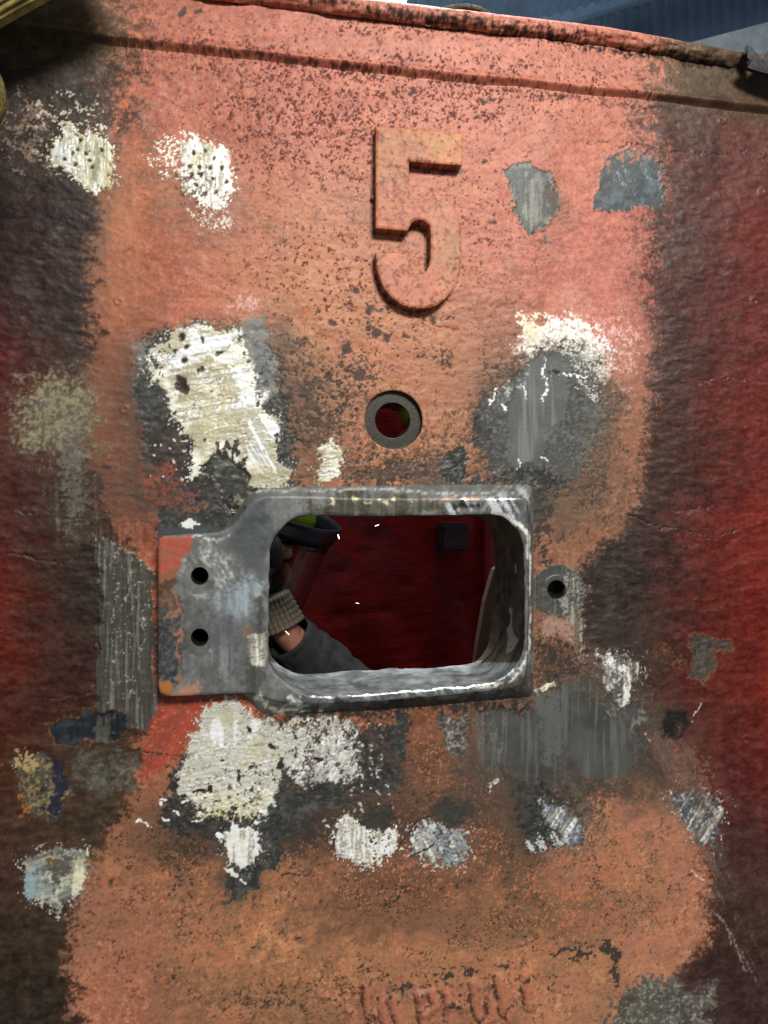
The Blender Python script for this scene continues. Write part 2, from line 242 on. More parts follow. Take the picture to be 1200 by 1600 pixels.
P.poly([(934, 268), (946, 244), (975, 234), (1010, 236), (1030, 256), (1036, 295), (1030, 326), (1000, 326), (968, 330), (950, 324), (932, 326)], 8, mix3((80, 86, 86), (64, 68, 70), (96, 108, 110), 'd', 'c'), [('f', .6), ('c', .4)], 4, dh=.0008, rough=.42, metal=.1, warp=.6, flat=.8)
P.poly(ell(980, 246, 42, 12, 12), 16, (178, 112, 80), 'f', 6, amt=.5)
P.poly(ell(985, 282, 32, 24, 12), 22, (130, 150, 152), 'e', 6, amt=.28)
# upper-left big white patch: dark halo first
P.poly([(206, 560), (232, 520), (300, 500), (360, 505), (420, 520), (430, 570), (440, 640), (470, 700), (470, 770), (400, 800), (340, 800), (280, 770), (232, 740), (222, 650)], 26, GD, [('c', .5), ('f', .5)], 4, amt=.95, dh=.0005, rough=.5)
P.poly([(380, 480), (405, 492), (424, 530), (430, 600), (410, 640), (395, 600), (380, 540), (366, 510)], 18, mix((142, 136, 124), (110, 116, 118), 'c'), [('c', .5), ('f', .5)], 5, amt=.85)
P.poly(ell(384, 470, 38, 14, 12, -10), 26, (222, 170, 158), [('f', .7), ('w', .3)], 3, amt=.6)
P.poly(ell(326, 505, 40, 16, 12), 20, (124, 100, 80), 'f', 4, amt=.6)
P.poly([(206, 540), (232, 524), (240, 560), (215, 600)], 20, (120, 118, 112), 'f', 5, amt=.7)
P.poly(ell(292, 690, 60, 95, 14), 50, mix3((60, 52, 44), (44, 38, 34), (84, 74, 62), 'd', 'c'), [('c', .5), ('d', .5)], 4, amt=.9, rough=.5)
P.poly(ell(252, 760, 40, 40, 12), 40, (140, 76, 56), [('c', .5), ('f', .5)], 5, amt=.5)
def splat(pts, dirn, amt=.24, ring=.34, ringc=(214, 208, 194), core=None):   # speckle thrown round a ground spot, gouges inside it
    P.poly(pts, 40, ringc, [('k', .6), ('f', .4)], 9, amt=ring, dh=-.0004)
def gouge(pts, dirn, amt=.22, col=(92, 84, 72)):
    P.poly(pts, 8, mix(col, (150, 144, 128), 'c2'), [(dirn, .55), ('f', .45)], 7, amt=amt, dh=.0008)
    P.poly(pts, 10, (160, 150, 128), dirn, 4, amt=.34, fine=.12, dh=.0002, ridge=(dirn, .0012, 26)); P.poly(pts, 10, (255, 255, 250), dirn, 4, amt=.2, fine=.2, dh=-.0003)
WH = mix3((226, 226, 212), (196, 192, 166), (240, 240, 234), 'd', 'f'); WC = mix3((216, 212, 186), (178, 170, 136), (236, 234, 220), 's', 'm')
WB = mix3((226, 230, 226), (190, 196, 194), (246, 246, 242), 's', 'f')
kw = dict(dh=-.0010, rough=.42, metal=.05)
wp = [(226, 560), (244, 536), (262, 520), (300, 508), (330, 510), (362, 516), (384, 540), (392, 566), (404, 590), (410, 640), (428, 650), (432, 700), (440, 724), (462, 726), (452, 762), (410, 768), (384, 762), (384, 735), (352, 716), (322, 722), (312, 750), (300, 750), (304, 716), (298, 696), (284, 664), (268, 632), (262, 618), (240, 600)]
splat(wp, 's')
P.poly(wp, 11, WC, [('f', .7), ('c', .3)], 5, warp=.75, **kw)
gouge(wp, 's')
P.poly([(300, 520), (362, 520), (400, 600), (406, 640), (380, 640), (350, 560), (310, 570), (270, 610), (250, 590)], 30, WB, 's', 3, amt=.7)
P.poly([(350, 600), (370, 620), (366, 690), (340, 700), (300, 680), (310, 640)], 40, (206, 196, 160), 'v', 2.4, amt=.55)
P.poly([(380, 640), (425, 655), (425, 740), (385, 720)], 20, mix((240, 242, 238), (190, 192, 184), 'e'), 'e', 2.6, amt=.8)
P.poly([(226, 545), (262, 530), (262, 600), (236, 620)], 20, GD, [('f', .6), ('e', .4)], 8, amt=.45)
for (x, y, r) in [(283, 600, 8), (290, 608, 7), (278, 592, 5), (315, 532, 3), (290, 545, 4), (344, 552, 4), (316, 575, 3), (312, 580, 3), (348, 550, 3), (286, 564, 4), (430, 680, 3), (410, 582, 2.5), (330, 612, 2), (318, 690, 3), (284, 528, 5), (270, 550, 4)]:
    P.poly(ell(x, y, r, r*1.2, 8), 3, (66, 50, 40), None, warp=.4, dh=.0012)
for k in range(26):                                    # curved scrape ridges in the filler
    yy = 560+k*6.5; P.line([(296+k*1.2, yy+14), (330+k*1.2, yy+4), (372+k*1.2, yy)], .55, (246, 244, 232), soft=2.2, noise='f', hard=2, amt=.55, warp=.25, dh=-.0005)
for k in range(7): P.line([(338+k*9, 590+k*6), (350+k*9, 640+k*6), (366+k*9, 700+k*5)], .7, (160, 150, 118), soft=3, noise='f', hard=2, amt=.5, warp=.3, dh=.0006)
# grey scoop between patch and frame
P.poly([(316, 724), (344, 712), (366, 720), (384, 738), (386, 762), (404, 772), (384, 800), (356, 800), (340, 764)], 8, mix3((84, 84, 78), (66, 66, 60), (104, 104, 94), 'd', 'c2'), 'f', 4, warp=.5, dh=.0014, rough=.36, metal=.3)
for pts in ([(344, 712), (342, 694)], [(352, 714), (356, 696), (362, 706)], [(366, 720), (370, 694), (376, 712)], [(376, 730), (384, 720), (384, 745)]): P.line(pts, 3, (72, 66, 56), soft=4, noise='f', hard=4, warp=.5)
P.poly([(360, 796), (402, 768), (410, 778), (384, 806), (360, 830)], 6, mix3((92, 90, 76), (60, 56, 46), (150, 146, 124), 'e', 'e'), 'f', 4, rough=.3, metal=.4)
P.poly([(250, 800), (372, 785), (380, 812), (340, 834), (246, 846)], 16, GD, 'f', 5, amt=1)
P.poly([(250, 822), (300, 818), (350, 824), (330, 838), (246, 842)], 6, (74, 80, 82), None, warp=.5, rough=.35)
P.poly([(284, 816), (304, 812), (314, 818), (300, 828)], 5, (214, 216, 206), 'f', 4, warp=.8)
for k in range(16): P.poly(ell(240+random.random()*60, 680+random.random()*75, 2.5, 1.6, 6, 30), 2, (208, 206, 196), 'k', 3, warp=.5)
# upper-left white dabs
P.poly(ell(70, 215, 72, 66, 16, 30), 60, (128, 108, 92), [('f', .5), ('w2', .5)], 7, amt=.52)
P.poly(ell(112, 196, 60, 50, 14), 50, (196, 186, 168), [('f', .5), ('w2', .5)], 8, amt=.34)
wp = [(88, 222), (112, 196), (136, 210), (150, 196), (164, 218), (176, 246), (174, 280), (150, 304), (128, 292), (106, 272), (84, 256), (74, 240)]
splat(wp, 'v')
P.poly(wp, 16, mix3((232, 234, 226), (206, 206, 180), (190, 180, 130), 'e', 'v'), [('f', .75), ('k', .25)], 7, amt=.98, warp=.8, **kw)
gouge(wp, 'v')
P.poly([(140, 232), (160, 230), (164, 270), (150, 280)], 12, (160, 156, 126), 'v', 5, amt=.6)
P.poly(ell(95, 238, 11, 10, 8), 10, (196, 204, 204), 'f', 4, amt=.7)
P.poly(ell(272, 240, 34, 36, 12), 30, (226, 220, 204), 'k', 9, amt=.42)
wp = [(282, 232), (302, 216), (330, 224), (352, 240), (364, 272), (362, 300), (340, 318), (312, 326), (290, 308), (282, 280)]
splat(wp, 'v')
P.poly(wp, 18, mix3((246, 246, 240), (226, 222, 204), (196, 186, 150), 'v', 'm'), [('f', .6), ('v', .4)], 7, amt=.97, warp=.8, **kw)
gouge(wp, 'v')
P.poly(ell(325, 340, 34, 12, 10), 16, (222, 206, 186), 'k', 9, amt=.4)
P.poly(ell(300, 300, 26, 50, 10), 30, (120, 92, 70), 'f', 6, amt=.30)
for (x, y) in [(120, 232), (126, 218), (112, 236), (132, 240), (144, 262), (138, 252), (100, 250), (117, 258), (156, 236), (302, 240), (312, 262), (322, 238), (298, 262), (330, 280), (344, 262), (318, 304), (338, 300), (306, 290), (312, 275), (334, 248), (352, 286), (300, 275), (326, 262)]:
    P.poly(ell(x, y, 3, 3.2, 8), 2, (62, 48, 40), None, warp=.3, dh=.0012)
# small white dab over the frame
wp = [(494, 704), (508, 690), (524, 694), (532, 712), (533, 744), (520, 757), (504, 754), (496, 736), (502, 722)]
splat(wp, 'h')
P.poly(wp, 7, WC, [('f', .5), ('h', .5)], 4, warp=.5, **kw)
gouge(wp, 'h')
for k in range(9): P.line([(498, 706+k*6), (514, 700+k*6), (532, 703+k*6)], .7, (246, 244, 230), soft=2, noise='f', hard=2, amt=.6, warp=.3, dh=-.0005)
# right white halo with grey ground steel
P.poly(ell(930, 520, 70, 34, 16, 5), 110, (240, 196, 186), [('w2', .4), ('k', .6)], 1.3, amt=.66)
P.poly(ell(968, 570, 26, 64, 16), 70, (230, 182, 168), [('w2', .5), ('k', .5)], 1.6, amt=.5)
P.poly([(812, 502), (860, 498), (930, 505), (955, 540), (956, 590), (930, 600), (900, 560), (850, 560), (814, 576), (808, 540)], 30, mix3((234, 228, 214), (240, 232, 222), (206, 190, 176), 'w2', 'f'), [('w2', .4), ('f', .6)], 3.5, amt=.97, dh=-.0006, rough=.4)
P.poly([(816, 502), (846, 500), (840, 530), (816, 540)], 20, (232, 222, 180), 'f', 3, amt=.7)
P.poly([(724, 650), (766, 596), (810, 560), (860, 530), (950, 560), (972, 640), (950, 720), (900, 770), (840, 800), (780, 780), (740, 720)], 60, mix((104, 82, 62), (80, 66, 54), 'f'), [('c', .4), ('f', .6)], 2.4, amt=.8, rough=.5)
P.poly([(742, 650), (766, 610), (800, 584), (830, 556), (862, 540), (900, 548), (936, 576), (948, 620), (944, 660), (926, 700), (900, 740), (850, 764), (800, 764), (776, 740), (758, 700), (744, 672)], 30, mix3((88, 88, 83), (70, 68, 64), (116, 115, 110), 'm', 'f'), [('f', .5), ('c', .5)], 3.4, dh=.0005, rough=.42, metal=.1, flat=.7)
P.poly([(808, 600), (826, 560), (864, 556), (890, 570), (884, 640), (850, 700), (820, 730), (796, 724), (792, 670)], 22, mix3((112, 114, 109), (98, 99, 95), (130, 133, 129), 'm2', 'v'), 'v', 2.4, dh=.0003, rough=.36, metal=.1, warp=.5, flat=.9)
P.poly([(766, 606), (800, 580), (826, 570), (822, 618), (790, 630)], 14, (168, 170, 164), [('f', .6), ('b', .4)], 8, amt=.42)
P.poly([(850, 540), (930, 545), (950, 590), (930, 640), (900, 590)], 16, (190, 186, 176), [('f', .6), ('w2', .4)], 8, amt=.40)
P.poly([(900, 640), (950, 620), (940, 720), (890, 760)], 24, (120, 112, 98), [('f', .5), ('c', .5)], 8, amt=.4)
for pts in ([(852, 562), (849, 590), (851, 622)], [(818, 605), (820, 622)], [(788, 628), (790, 645)], [(815, 716), (811, 745)], [(770, 606), (768, 630)], [(842, 715), (852, 722)], [(880, 585), (915, 590)]): P.line(pts, 1.6, (232, 232, 220), soft=2.5, noise='k', hard=3, amt=.8, warp=.5)
P.poly(ell(865, 587, 7, 6, 8), 3, (58, 46, 36), None, dh=.001)
P.poly([(736, 640), (760, 636), (766, 690), (744, 690)], 16, (58, 54, 48), 'c', 5, amt=.8)
P.poly([(692, 712), (706, 702), (728, 706), (732, 736), (722, 754), (698, 750)], 10, mix3((84, 84, 80), (60, 58, 54), (112, 112, 104), 'c', 'f'), 'f', 5, dh=.0005, metal=.3, rough=.4)
P.poly([(730, 740), (830, 735), (870, 750), (850, 800), (835, 800), (834, 756), (740, 756)], 14, GD, 'f', 5, amt=.9)
P.poly([(836, 760), (870, 760), (850, 880), (836, 880)], 20, (64, 58, 46), [('c', .5), ('f', .5)], 5, amt=.7)
# boss round the right bolt hole
P.poly(ell(872, 924, 44, 42, 24), 4, mix3((96, 96, 90), (76, 74, 68), (136, 134, 122), 'v', 'v'), 'f', 3, warp=.15, dh=-.0005, rough=.4, metal=.3)
P.poly([(880, 895), (910, 890), (915, 1000), (912, 1040), (902, 1040), (896, 985), (880, 960)], 14, mix((170, 166, 154), (120, 116, 106), 'v'), [('k', .6), ('v', .4)], 6, amt=.62)
P.poly([(850, 965), (890, 968), (900, 1000), (850, 1004)], 14, (176, 140, 124), 'f', 4, amt=.7)
P.poly([(838, 1000), (905, 1004), (905, 1080), (838, 1090)], 20, mix3((70, 58, 46), (54, 46, 38), (120, 80, 64), 'd', 'c'), 'f', 4, amt=.85)
P.poly([(836, 1076), (850, 1066), (864, 1064), (868, 1072), (856, 1074), (844, 1090)], 3, (226, 220, 196), 'f', 3, warp=.5, dh=-.0008)
# --- field below the frame
P.poly([(336, 1100), (420, 1120), (520, 1116), (560, 1126), (640, 1112), (640, 1240), (560, 1250), (500, 1260), (430, 1330), (400, 1400), (366, 1410), (360, 1340), (300, 1310), (246, 1290), (262, 1200), (290, 1150)], 34, GD, [('c', .6), ('f', .4)], 4, amt=.82, dh=.0003)
P.poly([(248, 1092), (326, 1096), (290, 1150), (262, 1190), (216, 1230), (200, 1222), (236, 1150)], 14, mix((186, 80, 58), (160, 76, 58), 'd'), 'f', 5, amt=.85, dh=-.0004)
wp = [(326, 1094), (350, 1092), (400, 1122), (470, 1126), (520, 1126), (542, 1150), (528, 1182), (480, 1190), (444, 1206), (430, 1230), (434, 1256), (404, 1276), (370, 1274), (330, 1270), (300, 1256), (276, 1236), (282, 1204), (288, 1160), (306, 1130)]
splat(wp, 'hs')
P.poly(wp, 14, mix3((226, 226, 216), (194, 192, 176), (204, 196, 160), 'hs', 'm'), [('f', .65), ('s', .35)], 5, warp=.8, **kw)
gouge(wp, 'hs')
P.poly([(470, 1120), (560, 1130), (560, 1215), (520, 1230), (470, 1236), (446, 1204)], 16, mix3((214, 214, 206), (170, 168, 160), (236, 236, 230), 'd', 'f'), [('f', .4), ('d', .6)], 6, amt=.80, warp=.8, **kw)
P.poly([(290, 1230), (420, 1240), (400, 1280), (310, 1280)], 16, (222, 212, 170), [('f', .6), ('s', .4)], 6, amt=.6, **kw)
P.poly([(440, 1130), (560, 1128), (560, 1240), (440, 1250)], 20, mix((70, 62, 54), (110, 84, 68), 'c2'), [('d', .35), ('c', .65)], 8, amt=.40, dh=.0009)
P.poly([(284, 1190), (440, 1200), (430, 1290), (270, 1270)], 20, (76, 68, 58), [('s', .4), ('c', .6)], 9, amt=.24, dh=.0008)
P.poly(ell(366, 1150, 44, 30, 12), 24, (236, 240, 238), 'b', 3, amt=.5)
for k in range(16): P.line([(304+k*.5, 1150+k*7), (360, 1146+k*7), (400+k*2, 1152+k*7)], .6, (246, 246, 240), soft=2, noise='f', hard=2, amt=.5, warp=.35, dh=-.0005)
for k in range(46):
    x = 250+random.random()*200; y = 1262+random.gauss(0, 18); P.poly(ell(x, y, 4+3*random.random(), 2.4, 7, 30*random.random()), 2, (228, 228, 214), 'f', 3, warp=.6, amt=.9)
for k in range(60):
    x = 550+random.random()*62; y = 1120+random.random()*150; P.poly(ell(x//16*16+random.random()*5, y, 3.2, 2, 6, 40), 2, (192, 188, 178), 'f', 3, warp=.5, amt=.85)
for (x, y, rx, ry) in [(312, 1236, 12, 4), (326, 1234, 5, 6), (270, 1226, 10, 7), (282, 1240, 8, 4), (425, 1165, 6, 4), (372, 1210, 2, 12), (440, 1196, 5, 8), (500, 1190, 5, 5), (410, 1110, 5, 3), (384, 1145, 4, 8)]: P.poly(ell(x, y, rx, ry, 10), 4, (58, 52, 44), 'f', 4, warp=.6, dh=.001)
P.poly([(430, 1245), (500, 1228), (560, 1240), (500, 1262), (440, 1300), (436, 1340), (400, 1395), (360, 1410), (358, 1360), (380, 1345), (420, 1330), (412, 1286)], 12, mix3((74, 74, 70), (54, 53, 50), (96, 96, 92), 'f', 'c'), 'f', 4, amt=.9, dh=.0004, metal=.2)
wp = [(352, 1304), (368, 1288), (398, 1290), (410, 1306), (408, 1330), (396, 1350), (376, 1354), (362, 1340), (356, 1324)]
splat(wp, 'b')
P.poly(wp, 7, mix3((240, 240, 230), (222, 218, 196), (250, 250, 244), 'f', 'c'), [('f', .8), ('k', .2)], 5, warp=.6, **kw)
gouge(wp, 'b')
for pts in ([(338, 1308), (352, 1310)], [(354, 1356), (374, 1366)], [(382, 1372), (388, 1378)], [(216, 1288), (222, 1284), (232, 1286)]): P.line(pts, 2.6, (232, 230, 216), soft=3, noise='f', hard=4, warp=.6)
wp = [(516, 1292), (540, 1278), (584, 1290), (612, 1296), (628, 1322), (610, 1344), (576, 1348), (544, 1344), (522, 1330)]
splat(wp, 'b')
P.poly(wp, 14, mix3((246, 246, 236), (214, 208, 186), (250, 250, 244), 's', 'c'), [('f', .45), ('b', .55)], 7, amt=.82, warp=.8, **kw)
gouge(wp, 'b')
P.poly([(560, 1270), (600, 1262), (612, 1284), (590, 1296), (560, 1292)], 12, (62, 60, 54), 'f', 4, amt=.9)
wp = [(640, 1290), (672, 1288), (684, 1284), (720, 1296), (736, 1320), (728, 1344), (708, 1358), (672, 1340), (644, 1330)]
splat(wp, 'e')
P.poly(wp, 16, mix3((176, 182, 186), (130, 140, 148), (214, 216, 214), 'e', 'c'), [('f', .5), ('e', .5)], 6, amt=.72, warp=.8, **kw)
gouge(wp, 'e')
P.poly(ell(705, 1268, 32, 20, 12), 18, (66, 64, 60), 'f', 5, amt=.85)
P.poly([(690, 1120), (735, 1116), (730, 1165), (704, 1180), (690, 1160)], 14, mix3((100, 98, 92), (72, 70, 66), (180, 176, 168), 'b', 'f'), 'f', 5, amt=.9, dh=.0004)
P.poly([(730, 1100), (840, 1070), (1000, 1060), (1080, 1120), (1070, 1200), (960, 1250), (900, 1340), (820, 1330), (780, 1240)], 90, mix((92, 74, 60), (70, 60, 52), 'f'), [('c', .5), ('f', .5)], 2, amt=.75)
P.poly([(750, 1108), (840, 1092), (880, 1060), (930, 1080), (1000, 1110), (1010, 1180), (960, 1215), (900, 1225), (850, 1220), (790, 1210), (752, 1180)], 44, mix3((96, 96, 91), (76, 74, 70), (112, 113, 108), 'm', 'v'), [('f', .5), ('c', .5)], 2.6, amt=.97, dh=.0003, rough=.4, metal=.1, flat=.8)
P.poly([(845, 1085), (880, 1076), (884, 1180), (850, 1190)], 14, (106, 108, 104), 'v', 3, amt=.7)
P.poly([(750, 1130), (784, 1130), (790, 1200), (770, 1210)], 16, (128, 124, 114), [('f', .6), ('b', .4)], 7, amt=.45)
P.poly([(756, 1228), (772, 1210), (786, 1216), (784, 1230), (764, 1244)], 8, (206, 204, 196), [('f', .5), ('e', .5)], 7, amt=.65)
P.poly([(800, 1220), (850, 1220), (880, 1240), (908, 1280), (908, 1316), (880, 1330), (830, 1326), (816, 1290)], 22, GD, 'f', 4, amt=.9)
wp = [(846, 1250), (884, 1258), (908, 1290), (906, 1314), (876, 1328), (866, 1300), (850, 1280)]
splat(wp, 'd')
P.poly(wp, 14, mix3((138, 148, 158), (104, 110, 116), (196, 202, 206), 'd', 'f'), [('d', .5), ('f', .5)], 5, amt=.88, warp=.5, **kw)
gouge(wp, 'd')
P.poly([(820, 1308), (860, 1300), (880, 1324), (846, 1330)], 12, (196, 196, 190), [('f', .4), ('e', .6)], 8, amt=.5)
wp = [(930, 1024), (960, 1016), (992, 1030), (996, 1060), (980, 1100), (962, 1120), (956, 1080), (938, 1050)]
splat(wp, 'b')
P.poly(wp, 14, mix3((120, 118, 110), (90, 88, 82), (206, 204, 196), 'b', 'f'), [('f', .6), ('b', .4)], 5, amt=.9, warp=.7, **kw)
gouge(wp, 'b')
P.poly([(936, 1020), (958, 1018), (970, 1040), (950, 1060)], 12, (222, 220, 212), [('f', .6), ('b', .4)], 7, amt=.55)
P.poly([(1002, 1088), (1008, 1092), (1000, 1128), (986, 1160), (980, 1150)], 7, (130, 134, 128), 'v', 3, amt=.8)
P.poly([(1010, 1140), (1040, 1130), (1080, 1160), (1110, 1200), (1122, 1250), (1090, 1250), (1050, 1230), (1020, 1190)], 22, mix3((124, 92, 80), (90, 74, 68), (170, 100, 80), 'e', 'f'), [('e', .5), ('f', .5)], 5, amt=.8)
wp = [(1048, 1236), (1070, 1228), (1110, 1240), (1132, 1270), (1128, 1290), (1106, 1330), (1094, 1322), (1070, 1280)]
splat(wp, 'd')
P.poly(wp, 14, mix3((124, 128, 132), (86, 88, 90), (196, 200, 198), 'e', 'f'), [('e', .6), ('f', .4)], 5, amt=.9, dh=.0004, metal=.3, rough=.38)
gouge(wp, 'd')
P.poly([(1090, 1320), (1110, 1310), (1130, 1380), (1180, 1500), (1200, 1560), (1150, 1500), (1110, 1400)], 30, (116, 106, 98), [('e', .7), ('f', .3)], 5, amt=.5)
for pts in ([(1128, 1305), (1127, 1338)], [(1082, 1360), (1100, 1378)], [(1130, 1284), (1142, 1288)], [(1010, 1145), (1016, 1158)], [(1082, 1130), (1094, 1100)]): P.line(pts, .9, (206, 196, 180), soft=2, noise='k', hard=3, amt=.8, warp=.3)
P.poly([(1036, 1112), (1072, 1110), (1078, 1134), (1070, 1150), (1038, 1150)], 6, (38, 34, 32), None, warp=.4, rough=.35)
P.poly([(1082, 996), (1100, 986), (1120, 994), (1136, 988), (1144, 1014), (1124, 1022), (1122, 1060), (1104, 1070), (1074, 1062), (1078, 1030)], 6, (124, 76, 54), 'f', 4, warp=.8, amt=.7)
P.poly([(1084, 1000), (1100, 992), (1120, 1000), (1134, 994), (1138, 1012), (1120, 1018), (1118, 1056), (1104, 1064), (1078, 1058), (1082, 1030)], 4, mix3((84, 74, 64), (62, 54, 46), (100, 92, 82), 'c', 'f'), 'f', 3, warp=.8, dh=.0007)
P.poly([(1030, 1010), (1080, 1020), (1070, 1050), (1030, 1040)], 20, (120, 78, 52), 'k', 8, amt=.25)
P.poly([(980, 1040), (1030, 1090), (1030, 1130), (1000, 1120)], 30, (70, 56, 46), 'f', 3, amt=.6)
# lower-left bare blue-black and grey scrapes
P.poly([(72, 1132), (100, 1118), (160, 1106), (200, 1112), (208, 1140), (196, 1160), (160, 1160), (120, 1172), (84, 1168)], 8, (120, 78, 46), 'f', 4, warp=.8, amt=.65)
P.poly([(78, 1136), (104, 1122), (160, 1110), (198, 1114), (204, 1140), (190, 1156), (154, 1156), (120, 1166), (90, 1164)], 6, mix3((44, 48, 52), (34, 36, 40), (58, 66, 72), 'v', 'c'), [('v', .6), ('f', .4)], 4, warp=.8, dh=.0006, rough=.35)
P.poly([(152, 1120), (184, 1120), (180, 1160), (150, 1158)], 10, (88, 86, 76), 'v', 4, amt=.7)
P.poly([(16, 1184), (60, 1180), (92, 1200), (110, 1240), (80, 1275), (44, 1284), (24, 1260)], 16, mix3((92, 88, 74), (66, 60, 50), (160, 140, 96), 'c', 'f'), [('f', .6), ('c', .4)], 5, amt=.9, dh=.0005)
P.poly(ell(34, 1192, 24, 14, 10), 16, (190, 166, 112), [('f', .5), ('b', .5)], 8, amt=.5)
P.poly([(76, 1196), (96, 1190), (100, 1240), (84, 1268), (66, 1272), (72, 1240)], 10, (42, 44, 58), 'f', 4, amt=.85)
P.poly([(16, 1240), (30, 1238), (40, 1290), (24, 1282)], 8, (156, 98, 48), 'f', 6, amt=.5)
P.poly([(100, 1180), (200, 1170), (210, 1240), (170, 1250), (110, 1230)], 24, mix3((96, 92, 80), (66, 58, 50), (120, 118, 106), 'c', 'f'), [('f', .5), ('c', .5)], 4, amt=.75)
P.poly(ell(88, 1370, 62, 54, 16), 24, (86, 68, 64), 'f', 4, amt=.5)
wp = [(36, 1362), (50, 1340), (80, 1328), (112, 1322), (134, 1332), (140, 1360), (132, 1392), (108, 1404), (92, 1422), (60, 1416), (42, 1400)]
splat(wp, 'b')
P.poly(wp, 14, mix3((160, 166, 160), (110, 110, 98), (206, 204, 180), 's', 'c'), [('b', .5), ('f', .5)], 5, amt=.92, warp=.8, **kw)
gouge(wp, 'b')
P.poly([(76, 1345), (100, 1330), (112, 1340), (102, 1375), (84, 1370)], 12, (106, 98, 84), 'f', 4, amt=.7)
P.poly([(112, 1330), (134, 1336), (138, 1372), (118, 1390), (108, 1396), (106, 1370)], 12, mix((224, 220, 186), (176, 168, 126), 'b'), 'b', 6, amt=.65, **kw)
P.poly(ell(78, 1350, 7, 6, 8), 5, (128, 98, 34), 'f', 3)
P.poly(ell(54, 1388, 16, 26, 8), 12, (156, 178, 180), 'b', 4, amt=.6)
# bottom right pale scrape, scratches
P.poly([(950, 1560), (1010, 1530), (1060, 1534), (1120, 1540), (1110, 1620), (940, 1640)], 26, mix3((110, 104, 92), (84, 78, 70), (160, 156, 144), 'w2', 'f'), [('w2', .5), ('f', .5)], 4, amt=.85)
P.line([(1120, 1428), (1140, 1460), (1164, 1516)], 2.2, (150, 138, 124), soft=5, noise='f', hard=2, amt=.75, warp=.3)
for pts in ([(620, 1330), (652, 1282), (676, 1278)], [(640, 1340), (680, 1318)], [(438, 1372), (452, 1366), (478, 1368), (486, 1362)]): P.line(pts, 1.4, (64, 54, 46), soft=2.5, noise='f', hard=3, amt=.9, warp=.3, dh=.0006)
for k in range(130):                                    # scattered scratches all over
    x = random.uniform(-20, 1220); y = random.uniform(330, 1620); L = random.uniform(5, 26); an = random.gauss(-.75, .5); c = random.choice([(52, 42, 36), (60, 50, 42), (190, 150, 128), (46, 38, 34)])
    P.line([(x, y), (x+L*math.cos(an), y+L*math.sin(an))], .35, c, soft=1.9, noise=None, warp=.15, amt=random.uniform(.3, .8), dh=.0002)
for pts, c in (([(980, 800), (1030, 822), (1075, 834), (1120, 842), (1160, 832)], (58, 36, 30)), ([(920, 222), (1000, 228), (1060, 240), (1200, 236)], (70, 48, 42)), ([(30, 800), (100, 808), (150, 806)], (50, 42, 36)), ([(640, 492), (680, 512), (716, 518)], (150, 84, 64)),
               ([(0, 870), (40, 868), (100, 878)], (62, 40, 34)), ([(200, 1176), (290, 1180)], (60, 44, 36)), ([(150, 1080), (120, 1088), (60, 1090)], (66, 46, 38)), ([(1050, 800), (1110, 790)], (84, 54, 46)), ([(1090, 600), (1140, 590), (1200, 600)], (96, 54, 48))):
    P.line(pts, 1.0, c, soft=3, noise='f', hard=2, amt=.85, warp=.5, dh=.0012)
    P.line([(x, y+3) for x, y in pts], 1.0, tuple(min(255, int(v*1.5)) for v in c), soft=3, noise='f', hard=2, amt=.5, warp=.5, dh=-.0005)
for (x, y) in [(1128, 188), (1190, 300), (1180, 470), (535, 1413), (845, 1410), (1165, 1155), (870, 1240), (150, 1540), (185, 470), (195, 640)]:      # small blisters
    sl = box_of(x-14, y-14, x+14, y+14); r = np.hypot(PX[sl]-x, PY[sl]-y); P.H[sl] -= .0012*np.exp(-((r-5)/2.2)**2)
# worn cast letters at the bottom edge
LET = [[(566, 1542), (572, 1600), (576, 1640)], [(574, 1600), (592, 1560), (600, 1640)], [(607, 1562), (618, 1602), (626, 1640)], [(650, 1556), (655, 1600), (660, 1640)], [(650, 1558), (668, 1552), (676, 1572), (658, 1584)], [(693, 1554), (698, 1600), (702, 1640)], [(697, 1572), (716, 1574)],
       [(734, 1538), (739, 1584), (750, 1598), (762, 1590), (760, 1560)], [(772, 1530), (782, 1584), (790, 1592), (794, 1578)], [(812, 1524), (820, 1572)]]
LETM = np.zeros((NZ, NX), bool)
for pts in LET:
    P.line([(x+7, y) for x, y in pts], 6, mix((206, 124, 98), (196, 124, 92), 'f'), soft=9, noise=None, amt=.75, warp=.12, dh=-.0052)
    P.line([(x-2, y) for x, y in pts], 2.2, (84, 58, 46), soft=7, noise='f', hard=1.5, amt=.75, warp=.15, dh=.0010)  # dark line paints in the shaded left side of each stroke
    sl = box_of(min(p[0] for p in pts)-20, min(p[1] for p in pts)-20, max(p[0] for p in pts)+20, max(p[1] for p in pts)+20)
    LETM[sl] |= seg_d(PX[sl], PY[sl], [(x+5, y) for x, y in pts], False) < 14
for (x, y, rx, ry) in [(586, 1590, 8, 5), (640, 1548, 20, 3), (612, 1556, 12, 3), (735, 1524, 18, 6), (780, 1514, 16, 4), (700, 1530, 10, 3), (708, 1574, 8, 4), (890, 1486, 34, 5), (910, 1496, 20, 6), (950, 1480, 14, 10), (966, 1494, 12, 14), (962, 1524, 7, 12), (606, 1528, 9, 3), (824, 1534, 10, 3), (900, 1478, 18, 4)]:
    P.poly(ell(x, y, rx, ry, 10, -12), 12, (72, 64, 54), [('f', .6), ('c', .4)], 5, warp=.8, dh=.0005, amt=.85)

